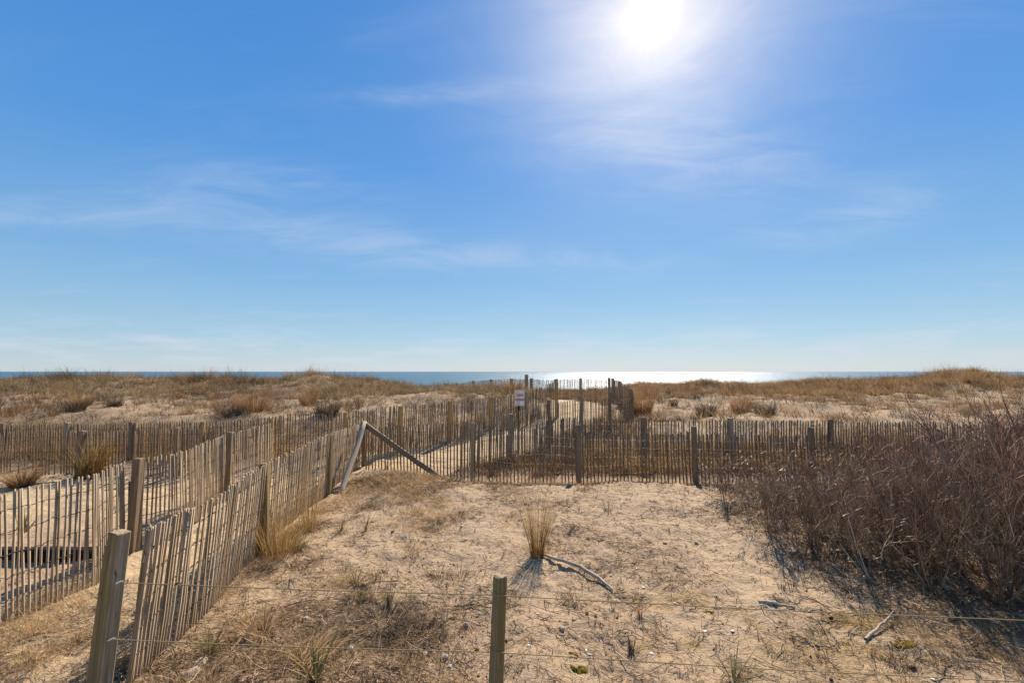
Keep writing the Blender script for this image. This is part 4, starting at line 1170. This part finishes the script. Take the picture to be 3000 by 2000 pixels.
stick('driftwood', 'thick bent driftwood branch on the sand running from the golden tuft', [(1588, 1628, .02), (1640, 1652, .045), (1700, 1676, .05), (1750, 1700, .04), (1795, 1731, .015)], [.014, .020, .022, .022, .010], m_drift)
stick('broken_stick', 'short straight stick lying just above the upper cable on the right', [(2222, 1766, .01), (2270, 1774, .012), (2328, 1782, .01)], [.014, .016, .012], m_drift)
stick('forked_stick', 'pale forked stick lying on the sand below the upper cable at right', [(2535, 1882, .02), (2570, 1856, .03), (2600, 1830, .05), (2618, 1810, .06)], [.014, .012, .009, .004], m_drift, 8, [([(2590, 1838, .04), (2612, 1828, .06), (2634, 1822, .08)], [.007, .005, .002])])
stick('broken_stick', 'thin dark stick near the round post at the centre left', [(1330, 1786, .02), (1385, 1780, .02), (1440, 1786, .02)], [.008, .008, .005], m_post)

# ------------------------------------------------------------------ stones, moss, shells
def lump(name, label, cat, px, py, rx, ry, rz, mat, seed, group=None, sub=2, amp=.25, freq=2.2, sink=.3):
    c = on_ground(px, py)
    bm = bmesh.new(); bmesh.ops.create_icosphere(bm, subdivisions=sub, radius=1)
    rr = np.random.default_rng(seed); off = rr.uniform(0, 50, 2)
    co = np.array([v.co[:] for v in bm.verts])
    nn = fbm(co[:, 0] * 1 + off[0] + co[:, 2] * .7, co[:, 1] + off[1] - co[:, 2] * .6, freq, 3, seed)
    for v, k in zip(bm.verts, nn):
        v.co *= 1 + amp * (k - .5) * 2
        v.co.x *= rx; v.co.y *= ry; v.co.z *= rz
    me = bpy.data.meshes.new(name); bm.to_mesh(me); bm.free(); me.materials.append(mat)
    o = link(name, me, None, (c[0], c[1], c[2] + rz * (1 - sink) - rz * .4)); o.rotation_euler = (0, 0, rr.uniform(0, 6))
    return tag(o, label, cat, group)
G_ = 'stones on the sand'
lump('stone', 'large pale stone at the bottom edge by the square leaning post', 'stone', 562, 1985, .075, .06, .045, m_stone, 1, G_)
lump('stone', 'flat tan stone behind the large pale one under the lower cable', 'stone', 585, 1946, .09, .05, .02, m_stone, 2, G_)
lump('stone', 'grey stone between the cables right of the round post', 'stone', 1647, 1842, .03, .026, .022, m_stone, 3, G_)
lump('stone', 'dark small stone above the grey one right of the round post', 'stone', 1682, 1818, .024, .018, .014, m_stone, 4, G_)
lump('stone', 'pointed brown stone beside the dark small one', 'stone', 1720, 1800, .018, .016, .024, m_stone, 5, G_)
lump('stone', 'grey stone left of the round post between the cables', 'stone', 1366, 1832, .032, .026, .022, m_stone, 6, G_)
lump('stone', 'small brown stone left of the round post below the lower cable', 'stone', 1244, 1922, .035, .026, .022, m_stone, 7, G_)
lump('stone', 'rough grey stone under the lower cable nearest the round post', 'stone', 1304, 1930, .036, .03, .025, m_stone, 8, G_)
lump('stone', 'dark pebble on open sand towards the thicket, left one', 'stone', 1948, 1594, .03, .024, .018, m_stone, 9, G_)
lump('stone', 'dark round pebble on open sand towards the thicket, right one', 'stone', 2040, 1592, .03, .026, .022, m_stone, 10, G_)
lump('stone', 'pale stone on open sand below the left flank of the thicket', 'stone', 2322, 1620, .06, .04, .025, m_stone, 11, G_)
lump('stone', 'grey stone at the foot of the thicket front', 'stone', 2772, 1722, .055, .04, .032, m_stone, 12, G_)
lump('stone', 'small grey stone just below the upper cable left of centre', 'stone', 1108, 1768, .035, .026, .02, m_stone, 13, G_)
lump('stone', 'pale stone in the litter above the purple-free lower cable'.replace('purple-free ', ''), 'stone', 895, 1812, .03, .022, .016, m_stone, 14, G_)
def moss(name, label, cat, px, py, rx, ry, rz, mat, seed, group, *a):
    c = on_ground(px, py); rr = np.random.default_rng(seed)
    nr, na = 9, 30
    th = np.arange(na) / na * 2 * math.pi
    out_r = .72 + .55 * (fbm(np.cos(th) * 1.6 + seed * 3.1, np.sin(th) * 1.6, 1.0, 3, seed) - .5) * 2
    V = []
    for k in range(nr + 1):
        q = k / nr
        x = np.cos(th) * rx * out_r * q + c[0]; y = np.sin(th) * ry * out_r * q + c[1]
        n_ = fbm(x, y, 38., 3, seed)
        z = ground_z(x, y) + rz * .75 * (1 - q ** 2.5) * (.35 + 1.1 * n_) - .007 * q ** 4 - .003
        V.append(np.stack([x - c[0], y - c[1], z - c[2]], 1))
    V = np.concatenate(V)
    F = np.array([[k * na + q, k * na + (q + 1) % na, (k + 1) * na + (q + 1) % na, (k + 1) * na + q] for k in range(nr) for q in range(na)])
    return tag(link(name, mesh_np(name, V, F[:, ::-1], None, True, mat), None, c), label, cat, group)
M_ = 'moss cushions on the sand'
moss('moss_patch', 'bright orange moss cushion at the bottom edge right of the round post', 'moss', 1695, 1970, .105, .08, .035, m_moss, 21, M_, 3, .55, 4., .55)
moss('moss_patch', 'olive moss mat lying below the forked stick', 'moss', 2650, 1892, .24, .09, .012, m_moss, 22, M_, 3, .7, 4., .5)
moss('moss_patch', 'ochre moss cushion touching the round post', 'moss', 1398, 1906, .03, .028, .028, m_moss, 23, M_, 3, .45, 3., .4)
moss('moss_patch', 'ochre moss cushion left of the round post at upper side', 'moss', 1400, 1806, .026, .024, .022, m_moss, 24, M_, 3, .45, 3., .4)
moss('moss_patch', 'flat ochre moss patch in litter left of the round post', 'moss', 1325, 1814, .06, .05, .015, m_moss, 25, M_, 3, .6, 4., .5)
moss('moss_patch', 'ochre moss patch in dead clump over the lower cable, left one', 'moss', 1075, 1874, .06, .045, .014, m_moss, 26, M_, 3, .6, 4., .5)
moss('moss_patch', 'ochre moss patch in dead clump over the lower cable, right one', 'moss', 1155, 1886, .045, .04, .016, m_moss, 27, M_, 3, .6, 4., .5)
moss('moss_patch', 'olive moss cushion at the bottom edge just left of the round post', 'moss', 1402, 1982, .026, .024, .024, m_moss, 28, M_, 3, .45, 3., .4)
moss('moss_patch', 'flat ochre moss under the upper cable at right', 'moss', 2480, 1826, .10, .06, .008, m_moss, 29, M_, 3, .7, 4., .5)
moss('moss_patch', 'dark olive moss lying on the sand just under the upper cable, middle right', 'moss', 2075, 1795, .11, .05, .012, m_moss, 30, M_, 3, .7, 4., .5)
moss('moss_patch', 'olive moss beside white shells over the lower cable', 'moss', 1680, 1918, .09, .05, .012, m_moss, 31, M_, 3, .7, 4., .5)

def shell(label, px, py, r):
    c = on_ground(px, py)
    bm = bmesh.new(); n = 10; rings = []
    for k, (rad, z) in enumerate(((.25, .32), (.6, .24), (.88, .10), (1.0, 0))):
        rings.append([bm.verts.new((math.cos(6.2832 * q / n) * rad * r * 1.15, math.sin(6.2832 * q / n) * rad * r * .85 * (1.12 if q % 2 else 1), z * r)) for q in range(n)])
    for a_, b2_ in zip(rings[:-1], rings[1:]):
        for q in range(n): bm.faces.new((a_[q], b2_[q], b2_[(q + 1) % n], a_[(q + 1) % n]))
    bm.faces.new(rings[0])
    me = bpy.data.meshes.new('shell'); bm.to_mesh(me); bm.free(); me.materials.append(m_shell)
    o = link('shell', me, None, (c[0], c[1], c[2] + .004)); o.rotation_euler = (rng.uniform(-.4, .4), rng.uniform(-.4, .4), rng.uniform(0, 6))
    tag(o, label, 'shell', 'white shells scattered on the sand')
for lab, px, py, r in (
        ('white shell in the sand above the lower cable at far right of centre', 2146, 1848, .02),
        ('white broken shell on the sand left of the moss over the lower cable', 1552, 1892, .024),
        ('white shell touching the lower cable, left of a pair', 1718, 1908, .016),
        ('pale shell touching the lower cable, right of a pair', 1728, 1918, .020),
        ('white shell right of the dark grass stub over the lower cable', 1910, 1915, .018),
        ('tiny white shell above the upper cable below the driftwood end', 1884, 1724, .018),
        ('white shell above the driftwood right end', 1790, 1687, .016),
        ('white shell between the cables just right of the round post', 1575, 1799, .014),
        ('white shell at the bottom edge below the lower cable, far right', 2735, 1996, .024),
        ('white shell in litter left of the round post on the lower cable', 1028, 1896, .024),
        ('white shell below the lower cable left of the round post', 1318, 1952, .016),
        ('white shell on open sand near the cross fence', 2008, 1503, .020),
        ('pale shell on the sand right of the driftwood', 1865, 1666, .014),
        ('white shell just under the upper cable, middle right', 1978, 1770, .014),
        ('white shell behind the upper cable left of the round post', 1356, 1728, .022),
        ('pale shell near the right group below the upper cable', 2064, 1850, .022)):
    shell(lab, px, py, r)

# a curled dead leaf and small red leaves by the walkway
c = on_ground(718, 1880); geo = Geo()
blades(geo, np.array([[0, 0, 0.]]), np.array([.16]), np.array([.9]), np.array([.3]), np.array([.2]), np.array([.07]), 6, np.array([.95]), face=np.array([.2]))
tag(link('dead_leaf', geo.mesh('dead_leaf', m_leaf), None, c), 'large tan curled dead leaf standing by the lower cable on the left', 'leaf')
